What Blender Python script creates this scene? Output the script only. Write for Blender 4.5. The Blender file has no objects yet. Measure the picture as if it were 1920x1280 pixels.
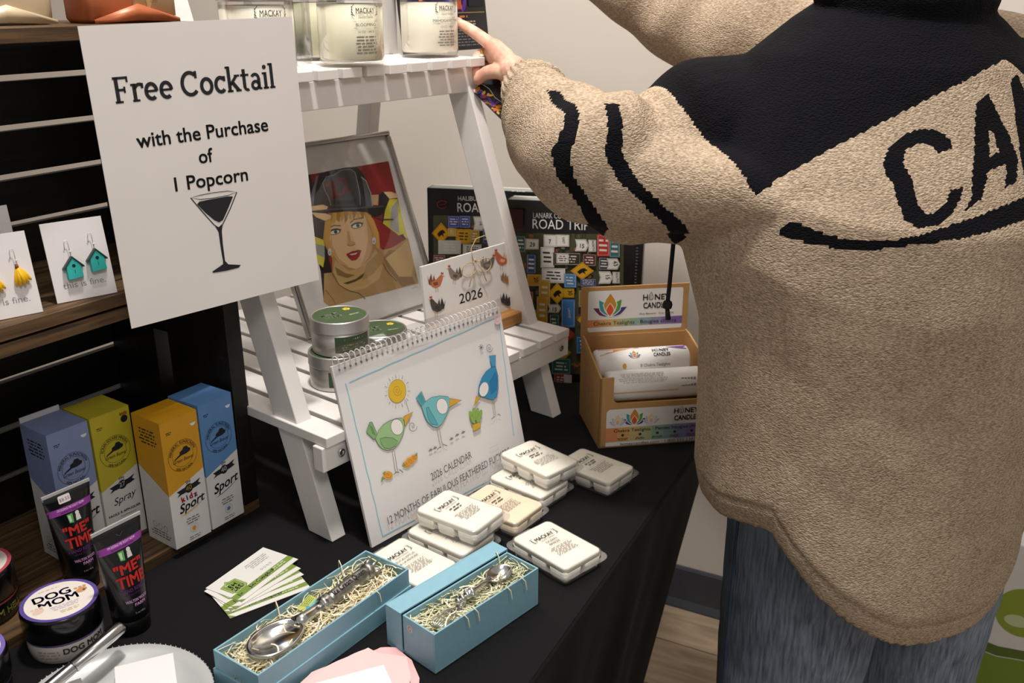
import bpy, bmesh, math, random
from mathutils import Matrix, Vector
random.seed(11)
S = bpy.context.scene
COL = S.collection
R = math.radians
PI = math.pi

# ------------------------------------------------------------------ camera
cam = bpy.data.cameras.new('camera')
cam.sensor_width = 36.0
cam.lens = 1772.0 / 1920.0 * 36.0
cam.clip_start = 0.02
cam.dof.use_dof = True
cam.dof.focus_distance = 1.05
cam.dof.aperture_fstop = 11.0
camo = bpy.data.objects.new('camera', cam)
camo.location = (0, 0, 1.35)
camo.rotation_euler = (R(90 - 20.4), 0, R(27))
COL.objects.link(camo)
S.camera = camo

# ------------------------------------------------------------------ world, lights, exposure
wd = bpy.data.worlds.new('world')
S.world = wd
wd.use_nodes = True
wd.node_tree.nodes['Background'].inputs[0].default_value = (1.0, 0.95, 0.89, 1)
wd.node_tree.nodes['Background'].inputs[1].default_value = 0.27

def area(name, loc, target, size, power, col=(1, .955, .90)):
    l = bpy.data.lights.new(name, 'AREA')
    l.shape = 'RECTANGLE'
    l.size, l.size_y = size
    l.energy = power
    l.color = col
    o = bpy.data.objects.new(name, l)
    o.location = loc
    o.rotation_euler = (Vector(target) - Vector(loc)).to_track_quat('-Z', 'Y').to_euler()
    COL.objects.link(o)
    return o

area('ceiling_downlight', (-0.42, 0.66, 2.75), (-0.55, 0.95, 0.75), (0.14, 0.14), 27)
area('added_fill_light', (0.75, -0.45, 2.75), (-0.1, 0.9, 0.8), (0.6, 0.6), 14)  # soft fill added behind the camera, not a known lamp of the room
area('added_fill_light.001', (-0.95, 1.15, 2.75), (-0.6, 1.6, 0.9), (1.2, 0.3), 15)  # added wash to brighten the back wall and honey carton, no fitting known here

S.view_settings.view_transform = 'Standard'
S.view_settings.look = 'None'
S.view_settings.exposure = 0.08
S.view_settings.gamma = 1.0
S.view_settings.use_curve_mapping = False

# ------------------------------------------------------------------ helpers: colour and materials
def lin(h):
    h = h.lstrip('#')
    c = [int(h[i:i + 2], 16) / 255 for i in (0, 2, 4)]
    return tuple(x / 12.92 if x <= .04045 else ((x + .055) / 1.055) ** 2.4 for x in c)

MATS = {}

def nt(name):
    m = bpy.data.materials.new(name)
    m.use_nodes = True
    t = m.node_tree
    b = t.nodes['Principled BSDF']
    return m, t, b

def pm(hexc, rough=.6, metal=0., var=.04, scale=60., bump=0., spec=.5, coat=0., name=None):
    """a plain procedural material: a colour with slight noise"""
    key = (hexc, rough, metal, var, scale, bump, spec, coat)
    if key in MATS:
        return MATS[key]
    m, t, b = nt(name or 'paint_' + hexc.strip('#'))
    c = lin(hexc)
    b.inputs['Roughness'].default_value = rough
    b.inputs['Metallic'].default_value = metal
    b.inputs['Specular IOR Level'].default_value = spec
    b.inputs['Coat Weight'].default_value = coat
    if var > 0 or bump > 0:
        tc = t.nodes.new('ShaderNodeTexCoord')
        n = t.nodes.new('ShaderNodeTexNoise')
        n.inputs['Scale'].default_value = scale
        n.inputs['Detail'].default_value = 4
        t.links.new(tc.outputs['Object'], n.inputs['Vector'])
        r = t.nodes.new('ShaderNodeValToRGB')
        r.color_ramp.elements[0].color = (*[max(0, x * (1 - var)) for x in c], 1)
        r.color_ramp.elements[1].color = (*[min(1, x * (1 + var)) for x in c], 1)
        r.color_ramp.elements[0].position = .3
        r.color_ramp.elements[1].position = .7
        t.links.new(n.outputs['Fac'], r.inputs['Fac'])
        t.links.new(r.outputs['Color'], b.inputs['Base Color'])
        if bump > 0:
            bp = t.nodes.new('ShaderNodeBump')
            bp.inputs['Strength'].default_value = bump
            bp.inputs['Distance'].default_value = .002
            t.links.new(n.outputs['Fac'], bp.inputs['Height'])
            t.links.new(bp.outputs['Normal'], b.inputs['Normal'])
    else:
        b.inputs['Base Color'].default_value = (*c, 1)
    MATS[key] = m
    return m

def ink(hexc):
    key = ('ink', hexc)
    if key not in MATS:
        m, t, b = nt('ink_' + hexc.strip('#'))
        b.inputs['Base Color'].default_value = (*lin(hexc), 1)
        b.inputs['Roughness'].default_value = .55
        b.inputs['Specular IOR Level'].default_value = .3
        MATS[key] = m
    return MATS[key]

def glassy(name, hexc='#ffffff', refl=.12, tint=.06, rough=.06, fres=.4):
    """thin clear plastic or glass: mostly see-through with a sheen"""
    key = ('glassy', name)
    if key in MATS:
        return MATS[key]
    m, t, b = nt(name)
    b.inputs['Base Color'].default_value = (*lin(hexc), 1)
    b.inputs['Roughness'].default_value = rough
    tr = t.nodes.new('ShaderNodeBsdfTransparent')
    gl = t.nodes.new('ShaderNodeBsdfGlossy')
    gl.inputs['Roughness'].default_value = rough
    mx = t.nodes.new('ShaderNodeMixShader')
    lw = t.nodes.new('ShaderNodeLayerWeight')
    lw.inputs['Blend'].default_value = .25
    mm = t.nodes.new('ShaderNodeMath')
    mm.operation = 'MULTIPLY_ADD'
    mm.inputs[1].default_value = fres
    mm.inputs[2].default_value = refl
    t.links.new(lw.outputs['Fresnel'], mm.inputs[0])
    t.links.new(mm.outputs[0], mx.inputs[0])
    t.links.new(tr.outputs[0], mx.inputs[1])
    t.links.new(gl.outputs[0], mx.inputs[2])
    mx2 = t.nodes.new('ShaderNodeMixShader')
    mx2.inputs[0].default_value = tint
    t.links.new(mx.outputs[0], mx2.inputs[1])
    t.links.new(b.outputs[0], mx2.inputs[2])
    t.links.new(mx2.outputs[0], t.nodes['Material Output'].inputs['Surface'])
    MATS[key] = m
    return m

def wood(name, c0, c1, rough=.6, stretch=(3, 40, 40), wear=None, bump=.25):
    key = ('wood', name)
    if key in MATS:
        return MATS[key]
    m, t, b = nt(name)
    tc = t.nodes.new('ShaderNodeTexCoord')
    oi = t.nodes.new('ShaderNodeObjectInfo')
    mp = t.nodes.new('ShaderNodeMapping')
    mp.inputs['Scale'].default_value = stretch
    t.links.new(tc.outputs['Object'], mp.inputs['Vector'])
    mu = t.nodes.new('ShaderNodeMath')
    mu.operation = 'MULTIPLY'
    mu.inputs[1].default_value = 37.
    t.links.new(oi.outputs['Random'], mu.inputs[0])
    ad = t.nodes.new('ShaderNodeVectorMath')
    t.links.new(mp.outputs[0], ad.inputs[0])
    t.links.new(mu.outputs[0], ad.inputs[1])
    n = t.nodes.new('ShaderNodeTexNoise')
    n.inputs['Scale'].default_value = 3.
    n.inputs['Detail'].default_value = 8
    n.inputs['Distortion'].default_value = .8
    t.links.new(ad.outputs[0], n.inputs['Vector'])
    r = t.nodes.new('ShaderNodeValToRGB')
    r.color_ramp.elements[0].color = (*lin(c0), 1)
    r.color_ramp.elements[1].color = (*lin(c1), 1)
    r.color_ramp.elements[0].position = .35
    r.color_ramp.elements[1].position = .72
    if wear:
        e = r.color_ramp.elements.new(.8)
        e.color = (*lin(wear), 1)
    t.links.new(n.outputs['Fac'], r.inputs['Fac'])
    t.links.new(r.outputs['Color'], b.inputs['Base Color'])
    b.inputs['Roughness'].default_value = rough
    bp = t.nodes.new('ShaderNodeBump')
    bp.inputs['Strength'].default_value = bump
    bp.inputs['Distance'].default_value = .002
    t.links.new(n.outputs['Fac'], bp.inputs['Height'])
    t.links.new(bp.outputs['Normal'], b.inputs['Normal'])
    MATS[key] = m
    return m

# ------------------------------------------------------------------ helpers: geometry
class MB:
    def __init__(s):
        s.v, s.f, s.sm, s.mi = [], [], [], []

    def add(s, vs, fs, smooth=False, mi=0):
        o = len(s.v)
        s.v += [tuple(p) for p in vs]
        for f in fs:
            s.f.append([i + o for i in f])
            s.sm.append(smooth)
            s.mi.append(mi)
        return s

    def box(s, a, b, mi=0, M=None):
        x0, y0, z0 = a
        x1, y1, z1 = b
        vs = [Vector(p) for p in ((x0, y0, z0), (x1, y0, z0), (x1, y1, z0), (x0, y1, z0), (x0, y0, z1), (x1, y0, z1), (x1, y1, z1), (x0, y1, z1))]
        if M:
            vs = [M @ p for p in vs]
        return s.add(vs, [(0, 3, 2, 1), (4, 5, 6, 7), (0, 1, 5, 4), (1, 2, 6, 5), (2, 3, 7, 6), (3, 0, 4, 7)], False, mi)

    def loft(s, rings, cap=True, closed=True, smooth=True, mi=0):
        n = len(rings[0])
        vs = [p for r in rings for p in r]
        fs = []
        m = n if closed else n - 1
        for k in range(len(rings) - 1):
            for i in range(m):
                j = (i + 1) % n
                fs.append((k * n + i, k * n + j, (k + 1) * n + j, (k + 1) * n + i))
        if cap:
            fs.append(tuple(range(n - 1, -1, -1)))
            fs.append(tuple(range((len(rings) - 1) * n, len(rings) * n)))
        return s.add(vs, fs, smooth, mi)

    def lathe(s, prof, n=32, c=(0, 0, 0), cap=True, smooth=True, mi=0, M=None):
        rings = []
        for r, z in prof:
            rg = [Vector((c[0] + r * math.cos(2 * PI * i / n), c[1] + r * math.sin(2 * PI * i / n), c[2] + z)) for i in range(n)]
            if M:
                rg = [M @ p for p in rg]
            rings.append(rg)
        return s.loft(rings, cap, True, smooth, mi)

    def tube(s, path, rad, n=8, cap=True, mi=0, closed=False):
        path = [Vector(p) for p in path]
        L = len(path)
        rings = []
        up = None
        for k in range(L):
            if closed:
                t = (path[(k + 1) % L] - path[k - 1])
            else:
                t = path[min(k + 1, L - 1)] - path[max(k - 1, 0)]
            t.normalize()
            if up is None:
                up = t.orthogonal().normalized()
            up = (up - t * up.dot(t))
            if up.length < 1e-6:
                up = t.orthogonal()
            up.normalize()
            w = t.cross(up)
            r = rad[k] if isinstance(rad, (list, tuple)) else rad
            rings.append([path[k] + up * (r * math.cos(2 * PI * i / n)) + w * (r * math.sin(2 * PI * i / n)) for i in range(n)])
        if closed:
            rings.append(rings[0])
        return s.loft(rings, cap and not closed, True, True, mi)

    def prism(s, poly, z0, z1, M=None, smooth=False, mi=0):
        n = len(poly)
        vs = [Vector((x, y, z0)) for x, y in poly] + [Vector((x, y, z1)) for x, y in poly]
        if M:
            vs = [M @ p for p in vs]
        fs = [tuple(range(n - 1, -1, -1)), tuple(range(n, 2 * n))]
        s.add(vs, fs, False, mi)
        o = len(s.v) - 2 * n
        for i in range(n):
            j = (i + 1) % n
            s.f.append([o + i, o + j, o + n + j, o + n + i])
            s.sm.append(smooth)
            s.mi.append(mi)
        return s

    def mesh(s, name, mats):
        me = bpy.data.meshes.new(name)
        me.from_pydata(s.v, [], s.f)
        for m in (mats if isinstance(mats, (list, tuple)) else [mats]):
            me.materials.append(m)
        me.polygons.foreach_set('use_smooth', s.sm)
        me.polygons.foreach_set('material_index', s.mi)
        me.update()
        return me

    def build(s, name, mats, parent=None, bev=0., seg=2, M=None, sub=0):
        o = bpy.data.objects.new(name, s.mesh(name, mats))
        COL.objects.link(o)
        if parent:
            o.parent = parent
        if M is not None:
            o.matrix_local = M
        if bev > 0:
            b = o.modifiers.new('bevel', 'BEVEL')
            b.width = bev
            b.segments = seg
            b.limit_method = 'ANGLE'
        if sub:
            b = o.modifiers.new('sub', 'SUBSURF')
            b.levels = b.render_levels = sub
        return o

def inst(name, me, parent=None, M=None):
    o = bpy.data.objects.new(name, me)
    COL.objects.link(o)
    if parent:
        o.parent = parent
    if M is not None:
        o.matrix_local = M
    return o

def tag(o, label=None, cat=None, group=None, kind=None):
    if label:
        o['label'] = label
    if cat:
        o['category'] = cat
    if group:
        o['group'] = group
    if kind:
        o['kind'] = kind
    return o

def thing(name, label, cat, loc=(0, 0, 0), yaw=None, rotz=0., group=None, lean=0., roll=0.):
    """Empty at the base; yaw = direction of local x measured from +Y towards +X (degrees); lean tips it back, roll turns it in its plane"""
    o = bpy.data.objects.new(name, None)
    o.empty_display_size = .02
    COL.objects.link(o)
    rz = R(90 - yaw) if yaw is not None else rotz
    o.matrix_world = Matrix.Translation(loc) @ Matrix.Rotation(rz, 4, 'Z') @ Matrix.Rotation(-R(lean), 4, 'X') @ Matrix.Rotation(-R(roll), 4, 'Y')
    return tag(o, label, cat, group)

def copy_tree(o, parent=None):
    c = o.copy()
    COL.objects.link(c)
    if parent:
        c.parent = parent
        c.matrix_parent_inverse = o.matrix_parent_inverse
    for ch in list(o.children):
        copy_tree(ch, c)
    return c

def ell(cx, cy, rx, ry=None, n=24, a0=0, a1=360, rot=0):
    ry = rx if ry is None else ry
    out = []
    full = abs(a1 - a0) >= 360
    k = n if full else n + 1
    for i in range(k):
        a = R(a0 + (a1 - a0) * i / n)
        x, y = rx * math.cos(a), ry * math.sin(a)
        c, s_ = math.cos(R(rot)), math.sin(R(rot))
        out.append((cx + x * c - y * s_, cy + x * s_ + y * c))
    return out

def rrect(x0, y0, x1, y1, r, n=5):
    return (ell(x1 - r, y1 - r, r, n=n, a0=0, a1=90) + ell(x0 + r, y1 - r, r, n=n, a0=90, a1=180)
            + ell(x0 + r, y0 + r, r, n=n, a0=180, a1=270) + ell(x1 - r, y0 + r, r, n=n, a0=270, a1=360))

# ------------------------------------------------------------------ helpers: flat print
GLYPHS = {}

def glyph_mesh(s, bold):
    key = (s, bold)
    if key not in GLYPHS:
        cu = bpy.data.curves.new('lettering', 'FONT')
        cu.body = s
        cu.size = 1.0
        cu.offset = bold
        cu.resolution_u = 3
        cu.fill_mode = 'FRONT'
        ob = bpy.data.objects.new('lettering', cu)
        me = ob.to_mesh()
        vs = [tuple(v.co[:2]) for v in me.vertices]
        fs = [tuple(p.vertices) for p in me.polygons]
        ob.to_mesh_clear()
        bpy.data.objects.remove(ob)
        bpy.data.curves.remove(cu)
        xs = [v[0] for v in vs] or [0, 0]
        GLYPHS[key] = (vs, fs, min(xs), max(xs))
    return GLYPHS[key]

def quad(tl, tr, br, bl, W, H):
    """projective map from a quadrilateral of layout coordinates to a flat sheet 0..W, 0..H (y up)"""
    import numpy as np
    A, B = [], []
    for (x, y), (u, v) in zip((tl, tr, br, bl), ((0, H), (W, H), (W, 0), (0, 0))):
        A.append([x, y, 1, 0, 0, 0, -u * x, -u * y])
        B.append(u)
        A.append([0, 0, 0, x, y, 1, -v * x, -v * y])
        B.append(v)
    h = np.linalg.solve(np.array(A, float), np.array(B, float))
    def f(x, y):
        d = h[6] * x + h[7] * y + 1
        return (float((h[0] * x + h[1] * y + h[2]) / d), float((h[3] * x + h[4] * y + h[5]) / d))
    return f

class Art:
    """flat print laid out on a sheet (x right, y up, metres); layers stack by 0.02 mm"""
    def __init__(s, q=None, z0=.00012, dz=.00002):
        s.mb = MB()
        s.cols = []
        s.q = q
        s.z0, s.dz = z0, dz
        s.k = 0
        s.hold = False

    def ci(s, c):
        if c not in s.cols:
            s.cols.append(c)
        return s.cols.index(c)

    def z(s):
        if not s.hold:
            s.k += 1
        return s.z0 + s.k * s.dz

    def poly(s, pts, c, raw=False):
        if s.q and not raw:
            pts = [s.q(*p) for p in pts]
        z = s.z()
        ar = sum(pts[i][0] * pts[(i + 1) % len(pts)][1] - pts[(i + 1) % len(pts)][0] * pts[i][1] for i in range(len(pts)))
        if ar < 0:
            pts = pts[::-1]
        s.mb.add([(x, y, z) for x, y in pts], [tuple(range(len(pts)))], False, s.ci(c))
        return s

    def rect(s, x0, y0, x1, y1, c, nx=1):
        z = s.z()
        for i in range(nx):
            a, b = x0 + (x1 - x0) * i / nx, x0 + (x1 - x0) * (i + 1) / nx
            p = [(a, y0), (b, y0), (b, y1), (a, y1)]
            if s.q:
                p = [s.q(*t) for t in p]
                if (p[1][0] - p[0][0]) * (p[2][1] - p[0][1]) - (p[2][0] - p[0][0]) * (p[1][1] - p[0][1]) < 0:
                    p = p[::-1]
            s.mb.add([(x, y, z) for x, y in p], [(0, 1, 2, 3)], False, s.ci(c))
        return s

    def line(s, pts, w, c, closed=False, raw=False):
        if s.q and not raw:
            pts = [s.q(*p) for p in pts]
        z = s.z()
        n = len(pts)
        L, Rr = [], []
        for i in range(n):
            a = pts[i - 1] if (i > 0 or closed) else pts[i]
            b = pts[(i + 1) % n] if (i < n - 1 or closed) else pts[i]
            dx, dy = b[0] - a[0], b[1] - a[1]
            l = math.hypot(dx, dy) or 1
            ww = w[i] if isinstance(w, (list, tuple)) else w
            ox, oy = -dy / l * ww / 2, dx / l * ww / 2
            L.append((pts[i][0] + ox, pts[i][1] + oy, z))
            Rr.append((pts[i][0] - ox, pts[i][1] - oy, z))
        fs = []
        for i in range(n if closed else n - 1):
            j = (i + 1) % n
            fs.append((n + i, n + j, j, i))
        s.mb.add(L + Rr, fs, False, s.ci(c))
        return s

    def text(s, t, x, y, size, c, bold=0., align='c', rot=0., sx=1., shear=0., raw=False, width=None, arc=None):
        """x, y = baseline anchor; width = stretch to this width; arc = (cx, cy, r) sets the text on a circle"""
        if s.q and not raw:
            x, y = s.q(x, y)
        z = s.z()
        vs, fs, x0, x1 = glyph_mesh(t, min(bold, 0.))
        if not vs:
            return s
        if bold > 0:                                  # heavier strokes: the same letters set four times, a hair apart
            n0 = len(vs)
            k_ = bold * 1.25
            vs = [(px + ox, py + oy) for ox, oy in ((-k_, -k_), (k_, -k_), (k_, k_), (-k_, k_)) for px, py in vs]
            fs = [tuple(i + j * n0 for i in f) for j in range(4) for f in fs]
        if width:
            sx = width / ((x1 - x0) * size)
        ax = {'l': x0, 'c': (x0 + x1) / 2, 'r': x1}[align]
        co, si = math.cos(R(rot)), math.sin(R(rot))
        out = []
        for px, py in vs:
            px, py = (px - ax + py * shear) * size * sx, py * size
            if arc:
                cx, cy, rr = arc
                if rr > 0:
                    a = R(90 + rot) - px / rr
                    out.append((cx + (rr + py) * math.cos(a), cy + (rr + py) * math.sin(a), z))
                else:
                    a = R(-90 + rot) + px / -rr
                    out.append((cx + (-rr - py) * math.cos(a), cy + (-rr - py) * math.sin(a), z))
            else:
                out.append((x + px * co - py * si, y + px * si + py * co, z))
        s.mb.add(out, fs, False, s.ci(c))
        return s

    def span(s, t, p0, p1, cap, c, bold=0., shear=0., raw=False):
        """text stretched from p0 to p1 along its baseline, capitals 'cap' metres high"""
        if s.q and not raw:
            p0, p1 = s.q(*p0), s.q(*p1)
        l = math.hypot(p1[0] - p0[0], p1[1] - p0[1])
        a = math.degrees(math.atan2(p1[1] - p0[1], p1[0] - p0[0]))
        return s.text(t, p0[0], p0[1], cap / .70, c, bold, 'l', a, shear=shear, raw=True, width=l)

    def micro(s, x, y, w, h, c, rows, align='c', fill=.42, seed=1):
        """rows of print too small to read"""
        rnd = random.Random(seed)
        z = s.z()
        for k in range(rows):
            rw = w * rnd.uniform(.7, 1.)
            yy = y - h * (k + .5) / rows
            hh = h / rows * fill / 2
            cx = x - rw / 2 if align == 'c' else x
            xx = cx
            while xx < cx + rw:
                l = min(h / rows * rnd.uniform(.6, 2.6), cx + rw - xx)
                s.mb.add([(xx, yy - hh, z), (xx + l, yy - hh, z), (xx + l, yy + hh, z), (xx, yy + hh, z)], [(0, 1, 2, 3)], False, s.ci(c))
                xx += l + h / rows * .45
        return s

    def build(s, name, parent, M=None, warp=None):
        if warp:
            s.mb.v = [tuple(warp(*p)) for p in s.mb.v]
        return s.mb.build(name, [ink(c) for c in s.cols], parent, M=M)

FRONT = Matrix.Rotation(PI / 2, 4, 'X')           # sheet x,y -> local x,z ; faces local -y
def face(x=0, y=0, z=0):
    return Matrix.Translation((x, y, z)) @ FRONT

# ================================================================== the setting
M_wall = pm('#dcd2c7', .85, var=.015, scale=3, bump=.03, name='wall_paint')
o = MB().box((-3.4, 1.84, 0), (2.2, 1.94, 2.8)).build('wall_back', M_wall)
tag(o, 'plain warm off-white painted wall behind the display', kind='structure')
o = MB().box((-3.5, -1.2, 0), (-3.4, 1.94, 2.8)).build('wall_left', M_wall)
tag(o, 'plain warm off-white painted side wall', kind='structure')

M_base = pm('#3d4048', .5, var=.05, scale=40, name='vinyl_baseboard')
mb = MB()
prof = [(1.84, .105), (1.834, .105), (1.831, .10), (1.831, .02), (1.822, .004), (1.822, 0), (1.84, 0)]
mb.loft([[(-3.4, y, z) for y, z in prof], [(2.2, y, z) for y, z in prof]], cap=True, smooth=False)
o = mb.build('baseboard_back', M_base)
tag(o, 'dark grey vinyl baseboard along the foot of the wall', kind='structure')

M_sub = pm('#5b4a3b', .9)
floor = MB().box((-3.4, -1.2, -.03), (2.2, 1.9, -.004)).build('floor', M_sub)
tag(floor, 'light brown wood-look plank floor', kind='structure')
M_plank = wood('floor_oak', '#8f7b66', '#b39d84', .55, (2.2, 14, 14), bump=.08)
me = MB().box((0, 0, -.012), (1.197, .147, 0)).mesh('plank', M_plank)
for r_ in range(20):
    off = (r_ * .43) % 1.2
    for k in range(4):
        x0 = -2.2 + k * 1.2 - off
        if x0 > 1.2:
            continue
        o = inst('plank', me, floor, Matrix.Translation((x0, -1.15 + r_ * .15, 0)))

# ================================================================== table and cloth
TZ = .75
def cloth():
    x0, x1, y0, y1 = -1.25, -.305, -.5, 1.42
    rad = .02
    per = []
    def seg(a, b, n, nrm):
        for i in range(n):
            t = i / n
            per.append(((a[0] + (b[0] - a[0]) * t, a[1] + (b[1] - a[1]) * t), nrm))
    seg((x1, y0), (x1, y1), 110, (1, 0))
    seg((x1, y1), (x0, y1), 60, (0, 1))
    seg((x0, y1), (x0, y0), 110, (-1, 0))
    seg((x0, y0), (x1, y0), 60, (0, -1))
    levels = [(.750, -.016), (.7495, -.008), (.747, -.003), (.742, 0), (.72, .002), (.66, .004), (.55, .006), (.40, .008), (.25, .01), (.10, .012), (.015, .014)]
    rings = []
    for z, out in levels:
        d = max(0., .74 - z)
        rg = []
        for k, ((x, y), (nx, ny)) in enumerate(per):
            s_ = x if nx == 0 else y
            wv = (math.sin(s_ * 23 + 1.2 * math.sin(s_ * 7)) + .5 * math.sin(s_ * 51 + 2)) * .016 * min(1, d / .45)
            o_ = out + wv
            ix = iy = 0.
            if nx == 1:
                o_ = -.028 * min(1, d / .05) - .171 * d + out * .2 + wv * .55 * (1 - max(0, (y - 1.1) / .32))
            else:
                # the short side follows the front side inwards near the shared corner
                if ny == 1:
                    t = (x - x0) / (x1 - x0)
                    ix = -(.028 * min(1, d / .05) + .171 * d) * t
            rg.append((x + nx * o_ + ix, y + ny * o_, z))
        rings.append(rg)
    mb = MB()
    mb.loft(rings, cap=False)
    n = len(per)
    mb.f.append(list(range(0, n)))
    mb.sm.append(False)
    mb.mi.append(0)
    m, t, b = nt('black_tablecloth')
    b.inputs['Base Color'].default_value = (*lin('#0b0a0c'), 1)
    b.inputs['Roughness'].default_value = .92
    b.inputs['Sheen Weight'].default_value = .02
    b.inputs['Specular IOR Level'].default_value = .25
    tc = t.nodes.new('ShaderNodeTexCoord')
    n1 = t.nodes.new('ShaderNodeTexNoise')
    n1.inputs['Scale'].default_value = 9
    n2 = t.nodes.new('ShaderNodeTexNoise')
    n2.inputs['Scale'].default_value = 900
    for q in (n1, n2):
        t.links.new(tc.outputs['Object'], q.inputs['Vector'])
    ad = t.nodes.new('ShaderNodeMath')
    ad.operation = 'MULTIPLY_ADD'
    ad.inputs[1].default_value = 12
    t.links.new(n1.outputs['Fac'], ad.inputs[0])
    t.links.new(n2.outputs['Fac'], ad.inputs[2])
    bp = t.nodes.new('ShaderNodeBump')
    bp.inputs['Strength'].default_value = .25
    bp.inputs['Distance'].default_value = .001
    t.links.new(ad.outputs[0], bp.inputs['Height'])
    t.links.new(bp.outputs['Normal'], b.inputs['Normal'])
    o = mb.build('tablecloth', m)
    tag(o, 'black cloth covering the whole display table and hanging to the floor', 'tablecloth')
cloth()

# ================================================================== wooden crates lying on their sides, stacked
M_crate = wood('dark_stained_crate', '#080604', '#18100b', .55, (2.5, 45, 45), wear='#2a1b0f')
M_crate_edge = wood('worn_crate_edge', '#30200f', '#6e5030', .65, (2.5, 40, 40), wear='#a8834f')

def crate(label, z, h, D, dx=0., name='wooden_crate'):
    t = thing(name, label, 'crate', (-.7440, .772, z), yaw=5.65)
    t.matrix_world = t.matrix_world @ Matrix.Translation((dx, 0, 0))
    W = .47 + dx
    th = .012
    # back: horizontal slats with open gaps
    n = 5
    pitch = (h - .012) / n
    sl = MB().box((-W, 0, 0), (0, .009, pitch - .0065)).mesh('back_slat', M_crate)
    for k in range(n):
        inst('back_slat', sl, t, Matrix.Translation((0, D - .009, .006 + k * pitch + .003)) @ Matrix.Rotation(random.uniform(-.006, .006), 4, 'Y'))
    # boards that form the floor and the top
    nb = 4
    bw = (D - .012) / nb
    bd = MB().box((-W, 0, 0), (0, bw - .005, th)).mesh('floor_board', M_crate_edge)
    for k in range(nb):
        inst('floor_board', bd, t, Matrix.Translation((0, k * bw, 0)))
        inst('top_board', bd, t, Matrix.Translation((0, k * bw, h - th)))
    # solid ends with a hand slot
    for nm, x in (('end_panel', -.022), ('end_panel', -W)):
        mb = MB()
        x1 = x + .022
        zl, zh, ya, yb = h * .36, h * .72, .105, .131
        outer = [(0., th), (D - .009, th), (D - .009, h - th), (0., h - th)]
        mb.box((x, 0, th), (x1, ya, h - th))
        mb.box((x, yb, th), (x1, D - .009, h - th))
        mb.box((x, ya, th), (x1, yb, zl))
        mb.box((x, ya, zh), (x1, yb, h - th))
        mb.build(nm, M_crate, t, bev=.0008)
    return t

crate('dark stained slatted crate on the table, holding the sunscreen boxes', .7502, .300, .225)
crate('dark stained slatted crate stacked on top, holding the earring cards', .7502 + .303, .266, .20, .004)

# ================================================================== white ladder shelf
M_white = pm('#e6e1dd', .45, var=.03, scale=25, bump=.05, name='white_painted_wood')
LAD = thing('ladder_shelf', 'white wooden ladder-style display shelf standing on the black table', 'shelf', (-.6093, .7682, TZ + .0008), yaw=11.5)
LN = .335                                             # front legs lean back this much per metre of rise
for lx, H_ in ((-.022, .66), (.4105, .497)):
    mb = MB()
    prof = [(0, 0), (.042, 0), (.042 + LN * H_, H_), (LN * H_, H_)]
    mb.loft([[(lx, y, z) for y, z in prof], [(lx + .021, y, z) for y, z in prof]], smooth=False)
    mb.build('front_leg', M_white, LAD, bev=.0012)
for lx in (.030, .407):
    mb = MB()
    prof = [(.435, 0), (.465, 0), (.372, .50), (.342, .50)]
    mb.loft([[(lx, y, z) for y, z in prof], [(lx + .021, y, z) for y, z in prof]], smooth=False)
    mb.build('rear_leg', M_white, LAD, bev=.0012)

def shelf(zt, y0, y1, xs, apron_y, n, slat_w, pitch, x_start, ah=.028):
    sl = MB().box((0, 0, 0), (slat_w, y1 - y0, .012)).mesh('shelf_slat', M_white)
    for k in range(n):
        o = inst('shelf_slat', sl, LAD, Matrix.Translation((x_start + k * pitch, y0, zt - .012)))
        b = o.modifiers.new('bevel', 'BEVEL')
        b.width = .001
        b.segments = 2
    MB().box((xs[0], apron_y, zt - .0125 - ah), (xs[1], apron_y + .016, zt - .0125)).build('front_rail', M_white, LAD, bev=.0012)
    MB().box((xs[0] + .024, y1 - .03, zt - .0125 - ah), (xs[1] - .024, y1 - .014, zt - .0125)).build('rear_rail', M_white, LAD, bev=.0012)

shelf(.510, .148, .372, (-.026, .436), .158, 12, .0312, .0392, -.026, .034)
shelf(.137, -.008, .440, (-.030, .440), -.004, 12, .0312, .0392, -.026, .030)
M_steel = pm('#b9b7b4', .3, 1., var=.05)
for x in (.000, .424):
    mb = MB()
    mb.lathe([(.0045, 0), (.0048, .0006), (.003, .0009), (.0025, .0003)], 14, M=Matrix.Translation((x - .004, -.0062, .111)) @ Matrix.Rotation(PI / 2, 4, 'X'))
    mb.build('screw', M_steel, LAD)

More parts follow.
